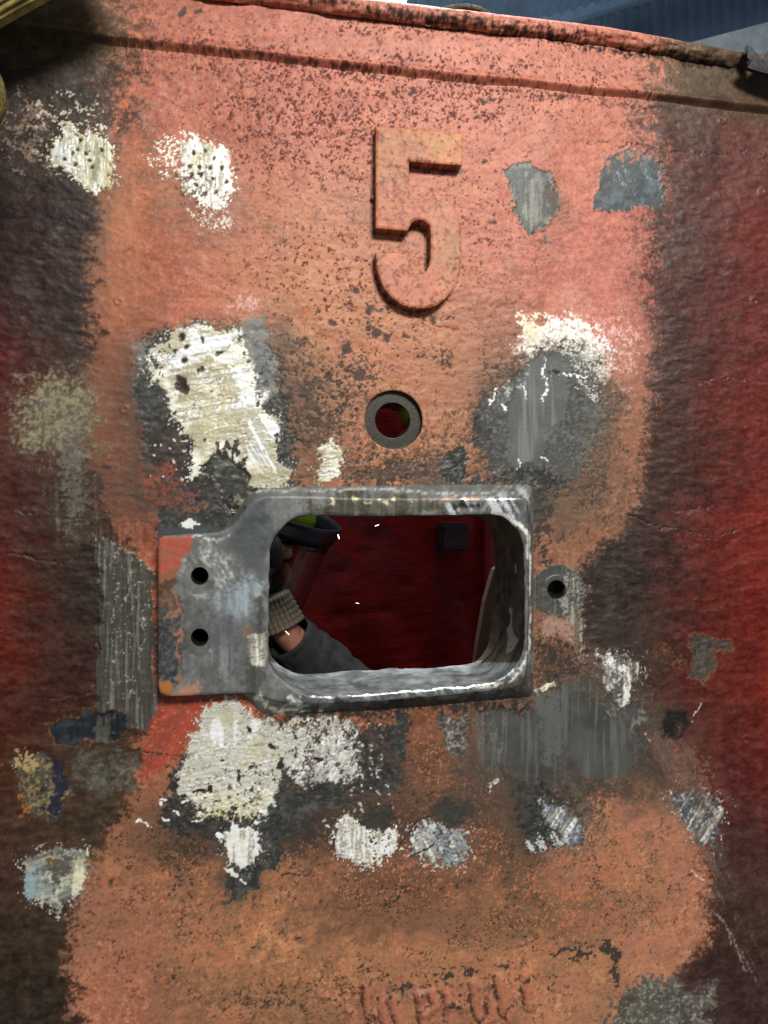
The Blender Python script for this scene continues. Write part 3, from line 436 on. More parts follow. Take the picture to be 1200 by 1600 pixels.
_n5 = [(586, 197), (724, 208), (723, 259), (640, 252), (639, 289), (675, 295), (705, 315), (718, 350), (721, 395), (718, 430), (704, 460), (676, 479), (648, 482), (612, 470), (594, 440), (587, 395), (637, 395), (650, 427), (672, 415), (673, 370), (660, 344), (645, 346), (637, 358), (587, 356)]
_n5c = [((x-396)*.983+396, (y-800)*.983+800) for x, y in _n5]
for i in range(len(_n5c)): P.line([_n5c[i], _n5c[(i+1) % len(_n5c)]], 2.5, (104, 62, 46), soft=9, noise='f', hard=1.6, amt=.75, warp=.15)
for (x0, y0, x1, y1, w_, c_) in [(1000, 1090, 1050, 1190, 14, (84, 72, 64)), (1030, 1150, 1100, 1260, 16, (98, 80, 70)), (1060, 1140, 1130, 1250, 10, (112, 80, 68)), (930, 1060, 990, 1160, 12, (82, 78, 70)), (880, 1200, 930, 1290, 16, (84, 76, 66)), (700, 1100, 760, 1220, 12, (80, 70, 60)), (560, 1130, 640, 1210, 10, (84, 60, 46)), (1100, 1250, 1150, 1400, 14, (88, 74, 68)), (780, 1200, 830, 1260, 14, (76, 70, 62))]:
    P.line([(x0, y0), (x1, y1)], w_, mix(c_, tuple(int(v*1.35) for v in c_), 'e'), soft=34, noise=[('e', .5), ('f', .5)], hard=1.6, amt=.6, warp=.8)
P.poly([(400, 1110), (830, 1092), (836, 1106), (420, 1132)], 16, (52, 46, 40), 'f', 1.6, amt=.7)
# --- paint map of the ground steel frame and the mounting plate
Q = Paint((116, 117, 113))
Q.C += ((N['m']-.5)*22+(N['c']-.5)*12+(N['f']-.5)*14+(N['v']-.5)*14+(N['d']-.5)*8)[..., None]*np.array([1, 1.01, 1.0])
Q.H += (N['m']-.5)*.0009+(N['c2']-.5)*.0004+(N['v']-.5)*.0002; Q.R[:] = .46; Q.M[:] = .12
Q.poly([(430, 780), (480, 776), (500, 800), (450, 806), (420, 840), (400, 830)], 30, (104, 108, 108), 'm', 2, amt=.7)
Q.poly([(480, 778), (700, 778), (700, 806), (480, 806)], 24, mix((72, 68, 54), (96, 92, 74), 'v'), [('v', .5), ('f', .5)], 3, amt=.8)
Q.poly([(690, 776), (830, 770), (830, 830), (800, 812), (770, 804), (690, 806)], 20, mix3((140, 142, 138), (106, 106, 100), (190, 192, 188), 'e', 'd'), 'e', 2, amt=.85, rough=.28, metal=.6)
for (x, y, r) in [(519, 782, 3), (552, 782, 6), (572, 783, 5), (588, 782, 3), (598, 784, 6), (612, 783, 6), (640, 786, 3)]: Q.poly(ell(x, y, r, 2.2, 6), 2, (220, 208, 160), 'f', 3, warp=.6)
Q.poly([(700, 784), (740, 782), (742, 795), (702, 794)], 6, (52, 46, 40), 'f', 4, amt=.8)
for pts in ([(400, 772), (420, 768), (560, 768)], [(560, 766), (700, 770), (800, 764)], [(720, 776), (820, 772)], [(690, 775), (735, 777)]): Q.line(pts, 1.6, (192, 192, 184), soft=4, noise='f', hard=2.5, amt=.75, warp=.4)
Q.line([(640, 776), (740, 778)], 1, (196, 140, 116), soft=3, noise='f', hard=4, amt=.7, warp=.3)
Q.line([(762, 800), (786, 804), (802, 818), (816, 838), (819, 860), (819, 900), (821, 960), (820, 1010), (812, 1034), (796, 1052), (776, 1066), (740, 1070)], 3.2, (240, 236, 212), soft=3.5, noise='f', hard=3, amt=.95, warp=.35, rough=.3)  # pale edge highlight painted along the inner right lip
Q.poly([(690, 778), (826, 772), (828, 812), (800, 806), (770, 800), (700, 804)], 10, (226, 228, 224), 'e', 4, amt=.5, fine=.2)  # bright highlight painted into the top right corner
Q.poly([(806, 830), (830, 800), (832, 900), (822, 930)], 8, (200, 202, 198), 'v', 4, amt=.4, fine=.2)
Q.poly([(818, 800), (836, 800), (836, 1090), (820, 1060)], 10, mix3((104, 106, 102), (80, 80, 76), (150, 154, 152), 'v', 'm'), 'v', 2, amt=.8)
Q.poly([(770, 1072), (836, 1040), (836, 1096), (780, 1096)], 10, (82, 76, 66), 'f', 3, amt=.8)
Q.poly([(455, 1050), (520, 1050), (700, 1044), (800, 1000), (820, 1030), (770, 1070), (600, 1086), (480, 1088)], 10, mix3((132, 136, 136), (92, 96, 96), (196, 200, 200), 'e', 'e'), [('e', .7), ('f', .3)], 2.5, amt=.95, rough=.3, metal=.5)
Q.line([(455, 1090), (520, 1090), (620, 1084), (760, 1072)], 1.2, (150, 152, 146), soft=3, noise='f', hard=3, amt=.7, warp=.4)
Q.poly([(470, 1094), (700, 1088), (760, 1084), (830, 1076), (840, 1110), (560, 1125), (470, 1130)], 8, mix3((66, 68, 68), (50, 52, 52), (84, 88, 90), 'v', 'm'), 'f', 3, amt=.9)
# heat-tinted centre of the mounting plate
Q.poly(ell(330, 880, 46, 40, 14), 44, mix3((156, 156, 150), (112, 112, 106), (206, 206, 198), 'e', 'f'), [('e', .5), ('f', .5)], 3, amt=.75)
Q.poly(ell(372, 930, 34, 38, 14, 60), 50, mix3((180, 190, 194), (140, 150, 154), (206, 212, 212), 'v', 'm'), [('m', .4), ('b', .6)], 1.8, amt=.85)
Q.poly(ell(350, 1000, 34, 60, 14), 50, mix((142, 146, 144), (92, 96, 96), 'v'), [('v', .7), ('f', .3)], 2, amt=.7)
Q.poly([(378, 800), (424, 780), (418, 900), (400, 900), (372, 862), (352, 846)], 22, mix((76, 80, 82), (88, 92, 92), 'm'), None, amt=.9)
Q.poly([(395, 940), (418, 920), (420, 1060), (400, 1090), (376, 1060)], 24, mix((78, 78, 74), (98, 96, 92), 'v'), [('m', .5), ('f', .5)], 2.4, amt=.8)
Q.poly([(240, 830), (300, 834), (296, 862), (284, 872), (280, 900), (262, 914), (240, 920)], 7, mix3((176, 88, 66), (190, 96, 74), (150, 100, 72), 'f', 'w'), 'f', 4, warp=.5, dh=-.0004, rough=.5, metal=0)
Q.poly([(240, 914), (284, 896), (284, 950), (270, 985), (256, 975), (240, 960)], 10, mix3((104, 74, 58), (84, 66, 54), (140, 92, 64), 'd', 'f'), 'f', 4, amt=.9, metal=0)
Q.poly([(240, 945), (282, 950), (284, 1060), (262, 1074), (240, 1060)], 14, mix3((76, 76, 76), (56, 57, 60), (120, 118, 112), 'c2', 'k'), 'f', 3, amt=.85)
for pts in ([(278, 920), (282, 960), (276, 1010), (284, 1050), (300, 1080)], [(256, 970), (278, 950)], [(270, 990), (280, 970)]): Q.line(pts, 1.6, (168, 118, 90), soft=3, noise='f', hard=3, amt=.8, warp=.7, metal=0)
Q.poly([(244, 1058), (268, 1060), (278, 1080), (310, 1092), (244, 1096)], 9, (176, 112, 60), [('f', .6), ('c', .4)], 5, amt=.95, metal=0, rough=.6)
Q.poly([(286, 1070), (306, 1052), (322, 1062), (306, 1080), (320, 1092), (262, 1094)], 10, (186, 136, 112), [('f', .6), ('e', .4)], 5, amt=.8, metal=0)
Q.poly([(372, 985), (386, 974), (390, 990), (376, 1004)], 8, (150, 100, 74), 'f', 3, amt=.7)
Q.poly([(383, 988), (414, 982), (419, 1016), (414, 1034), (394, 1032), (386, 1010)], 4, mix3((200, 196, 178), (130, 126, 112), (224, 220, 206), 'b', 'v'), 'f', 3, warp=.35, dh=-.0006, metal=0)
for k in range(9): Q.line([(386+k*.8, 991+k*4.4), (402, 989+k*4.4), (417, 986+k*4.4)], .6, (84, 80, 70), soft=2, noise='f', hard=2, amt=.8, warp=.2, dh=.0004)
for (cx, cy) in ((312, 900), (312, 996)): Q.poly(ell(cx, cy+2, 25, 25, 20), 4, (94, 92, 86), None, amt=.55, warp=.1, dh=.0004); Q.line([(cx+22*math.cos(t), cy+4+22*math.sin(t)) for t in np.linspace(.6, 2.6, 8)], .8, (190, 188, 178), soft=2.4, noise='f', hard=2, amt=.75, warp=.15)
for pts in ([(404, 1084), (412, 1096), (430, 1104), (452, 1110)], [(452, 1110), (480, 1112)], [(408, 1078), (404, 1090)], [(440, 1094), (470, 1100)], [(496, 1104), (500, 1114)]): Q.line(pts, 2.4, (222, 218, 196), soft=3, noise='f', hard=5, amt=.75, warp=.8, dh=-.0008)
Q.poly([(445, 1086), (470, 1088), (480, 1098), (456, 1100)], 8, (200, 204, 200), 'f', 4, amt=.8)
Q.line([(300, 838), (340, 842), (362, 830)], 1.6, (200, 200, 192), soft=3, noise='f', hard=3, amt=.7, warp=.4)
for k in range(40):
    x = random.uniform(300, 830); y = random.choice([random.uniform(775, 800), random.uniform(1060, 1100), random.uniform(840, 1080)]); L = random.uniform(4, 14); an = random.gauss(.8, .5)
    Q.line([(x, y), (x+L*math.cos(an), y-L*math.sin(an))], .3, random.choice([(150, 150, 146), (54, 52, 48)]), soft=1.8, noise=None, warp=.1, amt=.5, dh=.0002)

# --- paint map of the raised numeral
T = Paint((0, 0, 0))
T.C[:] = rbf([(600, 210, (196, 126, 84)), (700, 220, (204, 134, 88)), (620, 280, (192, 122, 86)), (610, 350, (200, 120, 88)), (670, 310, (206, 122, 96)), (700, 370, (200, 126, 94)), (706, 410, (192, 132, 94)), (650, 460, (206, 122, 94)), (600, 430, (204, 126, 96)), (690, 460, (206, 124, 94))], 34)
T.C += ((N['c']-.5)*10+(N['f']-.5)*14)[..., None]*np.array([1, .8, .65]); T.R[:] = .52
T.C += np.array([12, 12, 9]); T.H += (N['c2']-.5)*.0002+(N['f2']-.5)*.00012
T.cover([(640, 300, 120, 200, .30)], (214, 120, 100), [('c', .7), ('f2', .3)], 9, dh=-.0003)
for lv, q in ((.25, 0), (.5, 1), (.75, 0)):
    fl_ = np.clip((N['r']+(N['f2']-.5)*.22-lv)*14+.5, 0, 1); T.H -= fl_*.00018; T.C += (fl_*(7 if q else -7))[..., None]*np.array([1, .3, .3]); dd = np.abs(N['r']+(N['f2']-.5)*.22-lv)
    T.apply(FULL, np.clip(1-dd/.06, 0, 1)*np.clip(N['m2' if q else 'm']*2.4-.5, 0, 1)*.8, (128, 70, 50), dh=.0003)
T.apply(FULL, np.clip((.30-N['f2']*.5-N['k']*.5)*8, 0, 1)*.7, (120, 66, 46)); T.C += ((N['k']-.5)*18)[..., None]
T.poly(ell(704, 388, 12, 18, 10), 8, (180, 132, 94), 'f', 4, amt=.6); T.poly(ell(676, 236, 12, 6, 10), 8, (200, 148, 92), 'f', 4, amt=.8)
for k in range(26): T.poly(ell(590+k*5.2, 200+k*.5, 4, 3, 7), 3, (222, 134, 116), 'f', 3, warp=.6, dh=-.0005)
T.line([(590, 196), (640, 201), (720, 209)], 1.4, (70, 44, 36), soft=3, noise='f', hard=3, amt=.7, warp=.5)

GAIN = 1.0
def fin(Pt, g0=.84, g1=1.2):
    c = np.clip(Pt.C, 3, 253); c = c/255.0; mn = c.min(-1, keepdims=True); g = g0+(g1-g0)*np.clip((mn-.5)/.35, 0, 1)
    Pt.L = (np.where(c <= 0.04045, c/12.92, ((c+0.055)/1.055)**2.4)*g).clip(0, .90).astype(np.float32)
for t_ in (P, Q, T): fin(t_)
def samp(A, x, z):
    fx = np.clip((np.asarray(x)-X0)/ST, 0, NX-1.001); fz = np.clip((np.asarray(z)-Z0)/ST, 0, NZ-1.001)
    i = fx.astype(int); j = fz.astype(int); u = fx-i; v = fz-j
    if A.ndim == 3: u = u[..., None]; v = v[..., None]
    return (A[j, i]*(1-u)+A[j, i+1]*u)*(1-v)+(A[j+1, i]*(1-u)+A[j+1, i+1]*u)*v
def surf_of(Pt, x, z): return np.stack([samp(Pt.R, x, z), samp(Pt.M, x, z), np.zeros(len(np.atleast_1d(x)))], -1)

# ------------------------------------------------------------------ materials
def nodes(name):
    m = bpy.data.materials.new(name); m.use_nodes = True; nt = m.node_tree
    return m, nt, nt.nodes['Principled BSDF']
def casting_mat(name, scale=900, bump=.35, vary=.16):
    m, nt, b = nodes(name); nd, ln = nt.nodes, nt.links
    a = nd.new('ShaderNodeAttribute'); a.attribute_name = 'paint'; s = nd.new('ShaderNodeAttribute'); s.attribute_name = 'surf'
    tc = nd.new('ShaderNodeTexCoord'); n = nd.new('ShaderNodeTexNoise'); n.inputs['Scale'].default_value = scale/4; n.inputs['Detail'].default_value = 5; n.inputs['Roughness'].default_value = .7
    ln.new(tc.outputs['Object'], n.inputs['Vector'])
    mr = nd.new('ShaderNodeMapRange'); mr.inputs['From Min'].default_value = .25; mr.inputs['From Max'].default_value = .75; mr.inputs['To Min'].default_value = 1-vary; mr.inputs['To Max'].default_value = 1+vary
    ln.new(n.outputs['Fac'], mr.inputs['Value'])
    vm = nd.new('ShaderNodeVectorMath'); vm.operation = 'SCALE'; ln.new(a.outputs['Color'], vm.inputs[0]); ln.new(mr.outputs[0], vm.inputs['Scale']); ln.new(vm.outputs[0], b.inputs['Base Color'])
    sep = nd.new('ShaderNodeSeparateColor'); ln.new(s.outputs['Color'], sep.inputs[0])
    ad = nd.new('ShaderNodeMath'); ad.operation = 'MULTIPLY_ADD'; ad.inputs[1].default_value = .3; ln.new(n.outputs['Fac'], ad.inputs[0])
    sb = nd.new('ShaderNodeMath'); sb.operation = 'SUBTRACT'; sb.inputs[1].default_value = .15; ln.new(sep.outputs[0], sb.inputs[0]); ln.new(sb.outputs[0], ad.inputs[2])
    b.inputs['Specular IOR Level'].default_value = .32
    ln.new(ad.outputs[0], b.inputs['Roughness']); ln.new(sep.outputs[1], b.inputs['Metallic'])
    n2 = nd.new('ShaderNodeTexNoise'); n2.inputs['Scale'].default_value = scale/2.2; n2.inputs['Detail'].default_value = 4; ln.new(tc.outputs['Object'], n2.inputs['Vector'])
    bp = nd.new('ShaderNodeBump'); bp.inputs['Strength'].default_value = bump; bp.inputs['Distance'].default_value = .001; ln.new(n2.outputs['Fac'], bp.inputs['Height']); ln.new(bp.outputs[0], b.inputs['Normal'])
    return m
M_CAST = casting_mat('old_primer_on_cast_steel', bump=.24, vary=.10); M_FRAME = casting_mat('ground_steel', bump=.22, vary=.12)
def mat(name, col, col2=None, scale=40, rough=.6, metal=0, bump=.3, dist=.002, sx=(1, 1, 1), emit=None, trans=0, alpha=1):
    m, nt, b = nodes(name); nd, ln = nt.nodes, nt.links
    tc = nd.new('ShaderNodeTexCoord'); mp = nd.new('ShaderNodeMapping'); mp.inputs['Scale'].default_value = sx; ln.new(tc.outputs['Object'], mp.inputs[0])
    n = nd.new('ShaderNodeTexNoise'); n.inputs['Scale'].default_value = scale; n.inputs['Detail'].default_value = 8; n.inputs['Roughness'].default_value = .65; ln.new(mp.outputs[0], n.inputs['Vector'])
    r = nd.new('ShaderNodeValToRGB'); r.color_ramp.elements[0].position = .35; r.color_ramp.elements[1].position = .65
    r.color_ramp.elements[0].color = (*lin(col), 1); r.color_ramp.elements[1].color = (*lin(col2 or col), 1)
    ln.new(n.outputs['Fac'], r.inputs[0]); ln.new(r.outputs[0], b.inputs['Base Color'])
    b.inputs['Roughness'].default_value = rough; b.inputs['Metallic'].default_value = metal
    bp = nd.new('ShaderNodeBump'); bp.inputs['Strength'].default_value = bump; bp.inputs['Distance'].default_value = dist; ln.new(n.outputs['Fac'], bp.inputs['Height']); ln.new(bp.outputs[0], b.inputs['Normal'])
    if emit: b.inputs['Emission Color'].default_value = (*lin(emit[0]), 1); b.inputs['Emission Strength'].default_value = emit[1]
    if trans: b.inputs['Transmission Weight'].default_value = trans; b.inputs['IOR'].default_value = 1.05
    b.inputs['Alpha'].default_value = alpha
    return m

# ------------------------------------------------------------------ the casting
casting = empty('steel_casting', (0.2, 0, -1.5)); tag(casting, 'large rust-red and salmon painted steel casting with raised number 5 and a framed rectangular opening', 'machine casting')
casting.location = (0, 0, 0)
def px_loop(pts, y): return [tuple(U(a_, b_, y)) for a_, b_ in pts]
FR = [(247,846,250,846),(250,840,253,843),(257,837,258,840),(300,834,300,836),(336,832,336,833),(352,828,350,824),(366,818,362,812),(376,806,370,798),(386,792,380,784),(398,780,390,772),(410,775,402,765),(425,774,415,762),(520,776,515,759),(600,778,600,757),(700,778,700,756),(800,777,800,757),(818,777,826,757),(825,785,833,764),(826,850,834,850),(826,950,834,950),(824,1050,833,1050),(818,1070,832,1085),(800,1076,825,1090),(700,1087,700,1101),(600,1095,600,1109),(520,1100,520,1114),(480,1100,480,1117),(440,1098,430,1120),(410,1090,405,1114),(395,1085,390,1098),(380,1083,380,1085),(360,1084,360,1083),(300,1087,300,1085),(262,1088,262,1085),(250,1083,252,1080),(247,1070,249,1070),(247,950,249,950)]
INF = [(421,862,418,862),(424,848,420,848),(432,834,430,834),(446,818,446,816),(460,808,462,808),(480,804,482,804),(600,806,600,806),(700,804,690,804),(768,803,738,804),(786,806,752,808),(802,819,762,820),(814,834,769,836),(819,850,771,852),(820,900,771,900),(821,950,771,950),(820,1010,769,985),(814,1030,763,1005),(801,1047,752,1022),(786,1059,740,1034),(768,1068,722,1040),(700,1074,670,1043),(600,1083,590,1046),(520,1088,520,1050),(490,1088,492,1053),(460,1078,462,1052),(440,1062,443,1045),(427,1050,430,1036),(420,1036,420,1026),(419,1000,417,1000)]
def chaikin(a_):
    a_ = np.array(a_, float); b_ = np.roll(a_, -1, 0); out = np.empty((2*len(a_), a_.shape[1])); out[0::2] = a_*.8+b_*.2; out[1::2] = a_*.2+b_*.8; return out
def dense(a_, step):
    out = []; n = len(a_)
    for i in range(n):
        p, q = a_[i], a_[(i+1) % n]; k = max(1, int(np.hypot(*(q-p)[:2])/step))
        for j in range(k): out.append(p+(q-p)*j/k)
    return np.array(out)
def inpoly(x, y, pts): return seg_d(x, y, pts, True)
def circ(cx, cy, r, n=36): return np.array([(cx+r*math.cos(t), cy+r*math.sin(t)) for t in np.linspace(0, 2*math.pi, n, endpoint=False)])
def ctri(outer, holes, step):                         # dense triangulation (in photo pixels) of an outline with holes
    loops = [outer]+holes; V = []; E = []
    for L in loops:
        s = len(V); V += [Vector((p[0], -p[1])) for p in L]; E += [(s+i, s+(i+1) % len(L)) for i in range(len(L))]
    o = np.array(outer)
    xs, ys = np.meshgrid(np.arange(o[:, 0].min(), o[:, 0].max(), step), np.arange(o[:, 1].min(), o[:, 1].max(), step))
    xs = xs+rng.uniform(-.3, .3, xs.shape)*step; ys = ys+rng.uniform(-.3, .3, ys.shape)*step; xs, ys = xs.ravel(), ys.ravel()
    d = inpoly(xs, ys, outer)
    ok = d < -step*.55
    for h in holes: ok &= inpoly(xs, ys, h) > step*.55
    V += [Vector((a_, -b_)) for a_, b_ in zip(xs[ok], ys[ok])]
    r = delaunay_2d_cdt(V, E, [], 0, 1e-4)
    co = np.array([(v.x, -v.y) for v in r[0]]); tr = np.array(r[2]); c = co[tr].mean(1)
    k = inpoly(c[:, 0], c[:, 1], outer) < 0
    for h in holes: k &= inpoly(c[:, 0], c[:, 1], h) > 0
    return co, tr[k]
def upx(co, y): return np.array([U(a_, b_, y) for a_, b_ in co])
def on_paint(name, co, faces, Pt, parent, m, dark=None, disp=True, smooth=True):
    co = np.array(co, float)
    col = samp(Pt.L, co[:, 0], co[:, 2]); sf = surf_of(Pt, co[:, 0], co[:, 2])
    return newmesh(name, co, faces, m, parent, smooth, col, sf)
def loft(loops, closed=True):
    n = len(loops[0]); V = np.concatenate(loops); F = []
    for k in range(len(loops)-1):
        for i in range(n if closed else n-1):
            j = (i+1) % n; F.append((k*n+i, k*n+j, (k+1)*n+j, (k+1)*n+i))
    return V, np.array(F)
YF = -.022
outer = dense(chaikin(FR), 3.0); inner = dense(chaikin(INF), 3.0)
jit = lambda n, s: np.interp(np.arange(n), np.linspace(0, n, n//3), rng.normal(0, s, n//3))
inner[:, 0] += jit(len(inner), .5); inner[:, 1] += jit(len(inner), .6)
BH = [(312, 900, 14), (312, 996, 14)]
co, tr = ctri([tuple(p[:2]) for p in outer], [[tuple(p[:2]) for p in inner]]+[list(map(tuple, circ(a_, b_, c_))) for a_, b_, c_ in BH], 2.1)
V3 = upx(co, YF); dO = -inpoly(co[:, 0], co[:, 1], [tuple(p[:2]) for p in outer]); dI = inpoly(co[:, 0], co[:, 1], [tuple(p[:2]) for p in inner])
edge = np.minimum(dO, dI)
V3[:, 1] += samp(Q.H, V3[:, 0], V3[:, 2])*np.clip(edge/4, 0, 1)+.0016*np.clip(1-edge/4, 0, 1)**2
cen = co[tr].mean(1); left = cen[:, 0] < 384+8*np.sin(cen[:, 1]/17)
frame = on_paint('opening_frame', V3, tr[~left], Q, casting, M_FRAME)
mount = on_paint('mounting_plate', V3, tr[left], Q, casting, M_FRAME)
frame['label'] = 'ground bare steel collar round the rectangular opening'; mount['label'] = 'grey plate with two threaded holes left of the opening'
# outer edge of collar and plate
def rim(idx, name, parent):
    Ls = []
    for k, t in enumerate(np.linspace(0, 1, 7)):
        y = lerp(YF+.0016, .001, t); p = np.array([U(*(lerp(q[:2], q[2:], t)), y) for q in outer]); p[:, 1] += 0; 
        if 0 < k < 6: p += rng.normal(0, .00035, p.shape)
        Ls.append(p)
    V, F = loft(Ls); n = len(outer); sel = np.array([idx[f[0] % n] for f in F]); on_paint(name, V, F[sel], Q, parent, M_FRAME)
isl = outer[:, 0] < 384
rim(~isl, 'bevelled_edge', frame); rim(isl, 'plate_edge', mount)
# inner sleeve wall of the opening, rough ground
Ls = []
sm = lambda n, s, q: np.interp(np.arange(n), np.linspace(0, n, max(4, n//q)), rng.normal(0, s, max(4, n//q)))
for k, t in enumerate(np.linspace(0, 1, 34)):
    y = lerp(YF+.0016, .13, t); px = np.array([lerp(q[:2], q[2:], t) for q in inner])
    p = np.array([U(a_, b_, y) for a_, b_ in px])
    if 0 < k: s_ = .0030*min(1, k/6); q_ = samp(N['r'], X0+.02+np.arange(len(p))*.0016, np.full(len(p), -.3+t*.10))-.5; q2 = samp(N['c2'], X0+.02+np.arange(len(p))*.0026, np.full(len(p), .2+t*.15))-.5; cc = np.array(U(610, 930, y)); dv = (p-cc)*np.array([1, 0, 1]); dv /= np.linalg.norm(dv, axis=1)[:, None]; p += dv*(q_*s_*1.6+q2*s_*.5)[:, None]
    Ls.append(p)
V, F = loft(Ls)
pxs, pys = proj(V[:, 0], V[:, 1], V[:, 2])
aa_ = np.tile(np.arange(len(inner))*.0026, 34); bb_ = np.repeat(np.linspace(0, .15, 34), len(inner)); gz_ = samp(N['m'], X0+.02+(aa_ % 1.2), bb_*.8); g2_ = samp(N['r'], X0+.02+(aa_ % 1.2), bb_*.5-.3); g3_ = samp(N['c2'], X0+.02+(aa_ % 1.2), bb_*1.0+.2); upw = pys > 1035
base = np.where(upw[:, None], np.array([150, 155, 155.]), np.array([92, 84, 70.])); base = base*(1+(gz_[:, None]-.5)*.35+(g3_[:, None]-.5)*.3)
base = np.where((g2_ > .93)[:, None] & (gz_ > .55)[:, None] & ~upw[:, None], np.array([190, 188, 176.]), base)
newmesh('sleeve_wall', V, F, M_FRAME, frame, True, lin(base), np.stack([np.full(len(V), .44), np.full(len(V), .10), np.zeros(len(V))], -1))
# threaded holes in the mounting plate
M_HOLE = mat('bolt_hole_steel', (60, 58, 54), (36, 34, 32), 300, .45, .5)
def bolt_hole(cx, cy, r, y0, depth, parent, chamfer=1.5):
    n = 36; c0 = circ(cx, cy, r, n); P0 = np.array([U(a_, b_, y0) for a_, b_ in c0]); c = P0.mean(0)
    L = [P0, c+(P0-c)*.90+np.array([0, .0015, 0])]
    for k in range(1, 12): L.append(c+(P0-c)*(.90 if k % 2 else .84)+np.array([0, .0015+depth*k/11, 0]))
    L.append(np.tile(c+np.array([0, depth+.004, 0]), (n, 1))); V, F = loft(L)
    return newmesh('bolt_hole', V, F, M_HOLE, parent)
for cx, cy, r in BH: bolt_hole(cx, cy, r, YF+.0016, .050, mount)
# main panel: relief grid, openings cut out
jz = int((0.612-Z0)/ST)
dOpen = np.full((NZ, NX), 99.0); sl = box_of(380, 740, 880, 1140); dOpen[sl] = seg_d(PX[sl], PY[sl], [(440, 790), (800, 790), (828, 820), (828, 1050), (800, 1080), (460, 1098), (420, 1060), (405, 1000), (405, 830)], True)
keep = (dOpen > 0) & (np.hypot(PX-615, PY-656) > 48.5) & (np.hypot(PX-870, PY-921) > 18) & (np.hypot(PX-313, PY-898) > 19) & (np.hypot(PX-313, PY-991) > 19)
Yp = P.H.copy()
Yg = Yp+ .0
vid = np.arange(NZ*NX).reshape(NZ, NX)
kf = keep[:-1, :-1] & keep[1:, 1:] & keep[1:, :-1] & keep[:-1, 1:]; kf[jz:, :] = False
F = np.stack([vid[:-1, :-1][kf], vid[:-1, 1:][kf], vid[1:, 1:][kf], vid[1:, :-1][kf]], -1)
lm = LETM[:-1, :-1][kf]
CO = np.stack([GX, Yg, GZ], -1).reshape(-1, 3); CL = P.L.reshape(-1, 3); SF = np.stack([P.R, P.M, P.M*0], -1).reshape(-1, 3)
def sub(name, faces, parent):
    u, inv = np.unique(faces.ravel(), return_inverse=True)
    return newmesh(name, CO[u], inv.reshape(-1, 4), M_CAST, parent, True, CL[u], SF[u])
panel = sub('front_panel', F[~lm], casting); sub('cast_lettering', F[lm], panel)['label'] = 'worn raised cast letters at the bottom edge'
# back, sides and lower skirt
M_RED = mat('dull_red_paint', (120, 34, 26), (88, 26, 20), 14, .45, 0, .4, .004)
bo = [(-150, -130), (1330, -130), (1330, 1790), (-150, 1790)]
Bx0, Bx1 = X0, X1
def quadmesh(name, boxes, m, parent, bev=0):
    bm = bmesh.new()
    for (x0, x1, y0, y1, z0, z1) in boxes:
        r = bmesh.ops.create_cube(bm, size=1)
        for v in r['verts']: v.co = ((x0+x1)/2+v.co.x*(x1-x0), (y0+y1)/2+v.co.y*(y1-y0), (z0+z1)/2+v.co.z*(z1-z0))
    if bev: bmesh.ops.bevel(bm, geom=bm.edges[:], offset=bev, segments=2, affect='EDGES')
    me = bpy.data.meshes.new(name); bm.to_mesh(me); bm.free(); me.materials.append(m)
    return link(bpy.data.objects.new(name, me), parent)
o0 = U(400, 1100, 0); o1 = U(845, 745, 0)
bx = [(X0, X0+.01, .003, .05, Z0, .68), (X1-.01, X1, .003, .05, Z0, .68), (X0+.01, o0.x-.02, .04, .05, Z0, .68), (o1.x+.03, X1-.01, .04, .05, Z0, .68), (o0.x-.02, o1.x+.03, .04, .05, Z0, o0.z-.02),
      (o0.x-.02, o1.x+.03, .04, .05, .17, .68), (X0, X1, .003, .05, -1.5, Z0)]
hb = U(615, 656, 0); bx += [(o0.x-.02, hb.x-.045, .04, .05, o1.z+.003, .17), (hb.x+.045, o1.x+.03, .04, .05, o1.z+.003, .17)]
quadmesh('back_shell', bx, M_RED, casting)
# bushing with through hole
def ringset(cx, cy, spec, name, Pt, parent, m, n=72, col=None):
    c = np.array(U(cx, cy, 0)); L = []
    for (rpx, y) in spec:
        r = rpx*.00088; L.append(np.array([(c[0]+r*math.cos(t), y, c[2]+r*math.sin(t)) for t in np.linspace(0, 2*math.pi, n, endpoint=False)]))
    V, F = loft(L); return on_paint(name, V, F, Pt, parent, m) if col is None else newmesh(name, V, F, m, parent)
def ring_on(cx, cy, r0, r1, name):
    c = np.array(U(cx, cy, 0)); L = []
    for r in np.linspace(r0, r1, 10):
        q = np.array([(c[0]+r*.00088*math.cos(t), 0, c[2]+r*.00088*math.sin(t)) for t in np.linspace(0, 2*math.pi, 150, endpoint=False)])
        q[:, 1] = samp(P.H, q[:, 0], q[:, 2])-.0004*(1 if r < r1-1.5 else -1)+(.0012 if r < r0+.6 else 0); L.append(q)
    V, F = loft(L); return on_paint(name, V, F, P, casting, M_CAST)
ring_on(615, 656, 46, 58, 'hole_surround'); ring_on(870, 921, 14, 26, 'boss_face')
M_BUSH = mat('dark_machined_steel', (62, 58, 48), (48, 45, 38), 160, .38, .4, .15)
ringset(615, 656, [(46.5, -.0005), (46, .002), (45.6, .0065), (45.2, .0070), (44.6, .0070), (44, .0070), (29, .0070), (28.6, .0070), (28.2, .0071), (27.7, .0076), (27.5, .0084), (27.4, .010), (27.4, .03), (27.4, .062), (34, .064)], 'bushing', None, casting, M_BUSH, col=1)['label'] = 'recessed dark steel bushing round the small hole under the number 5'
bolt_hole(870, 921, 14.4, -.0002, .026, casting)
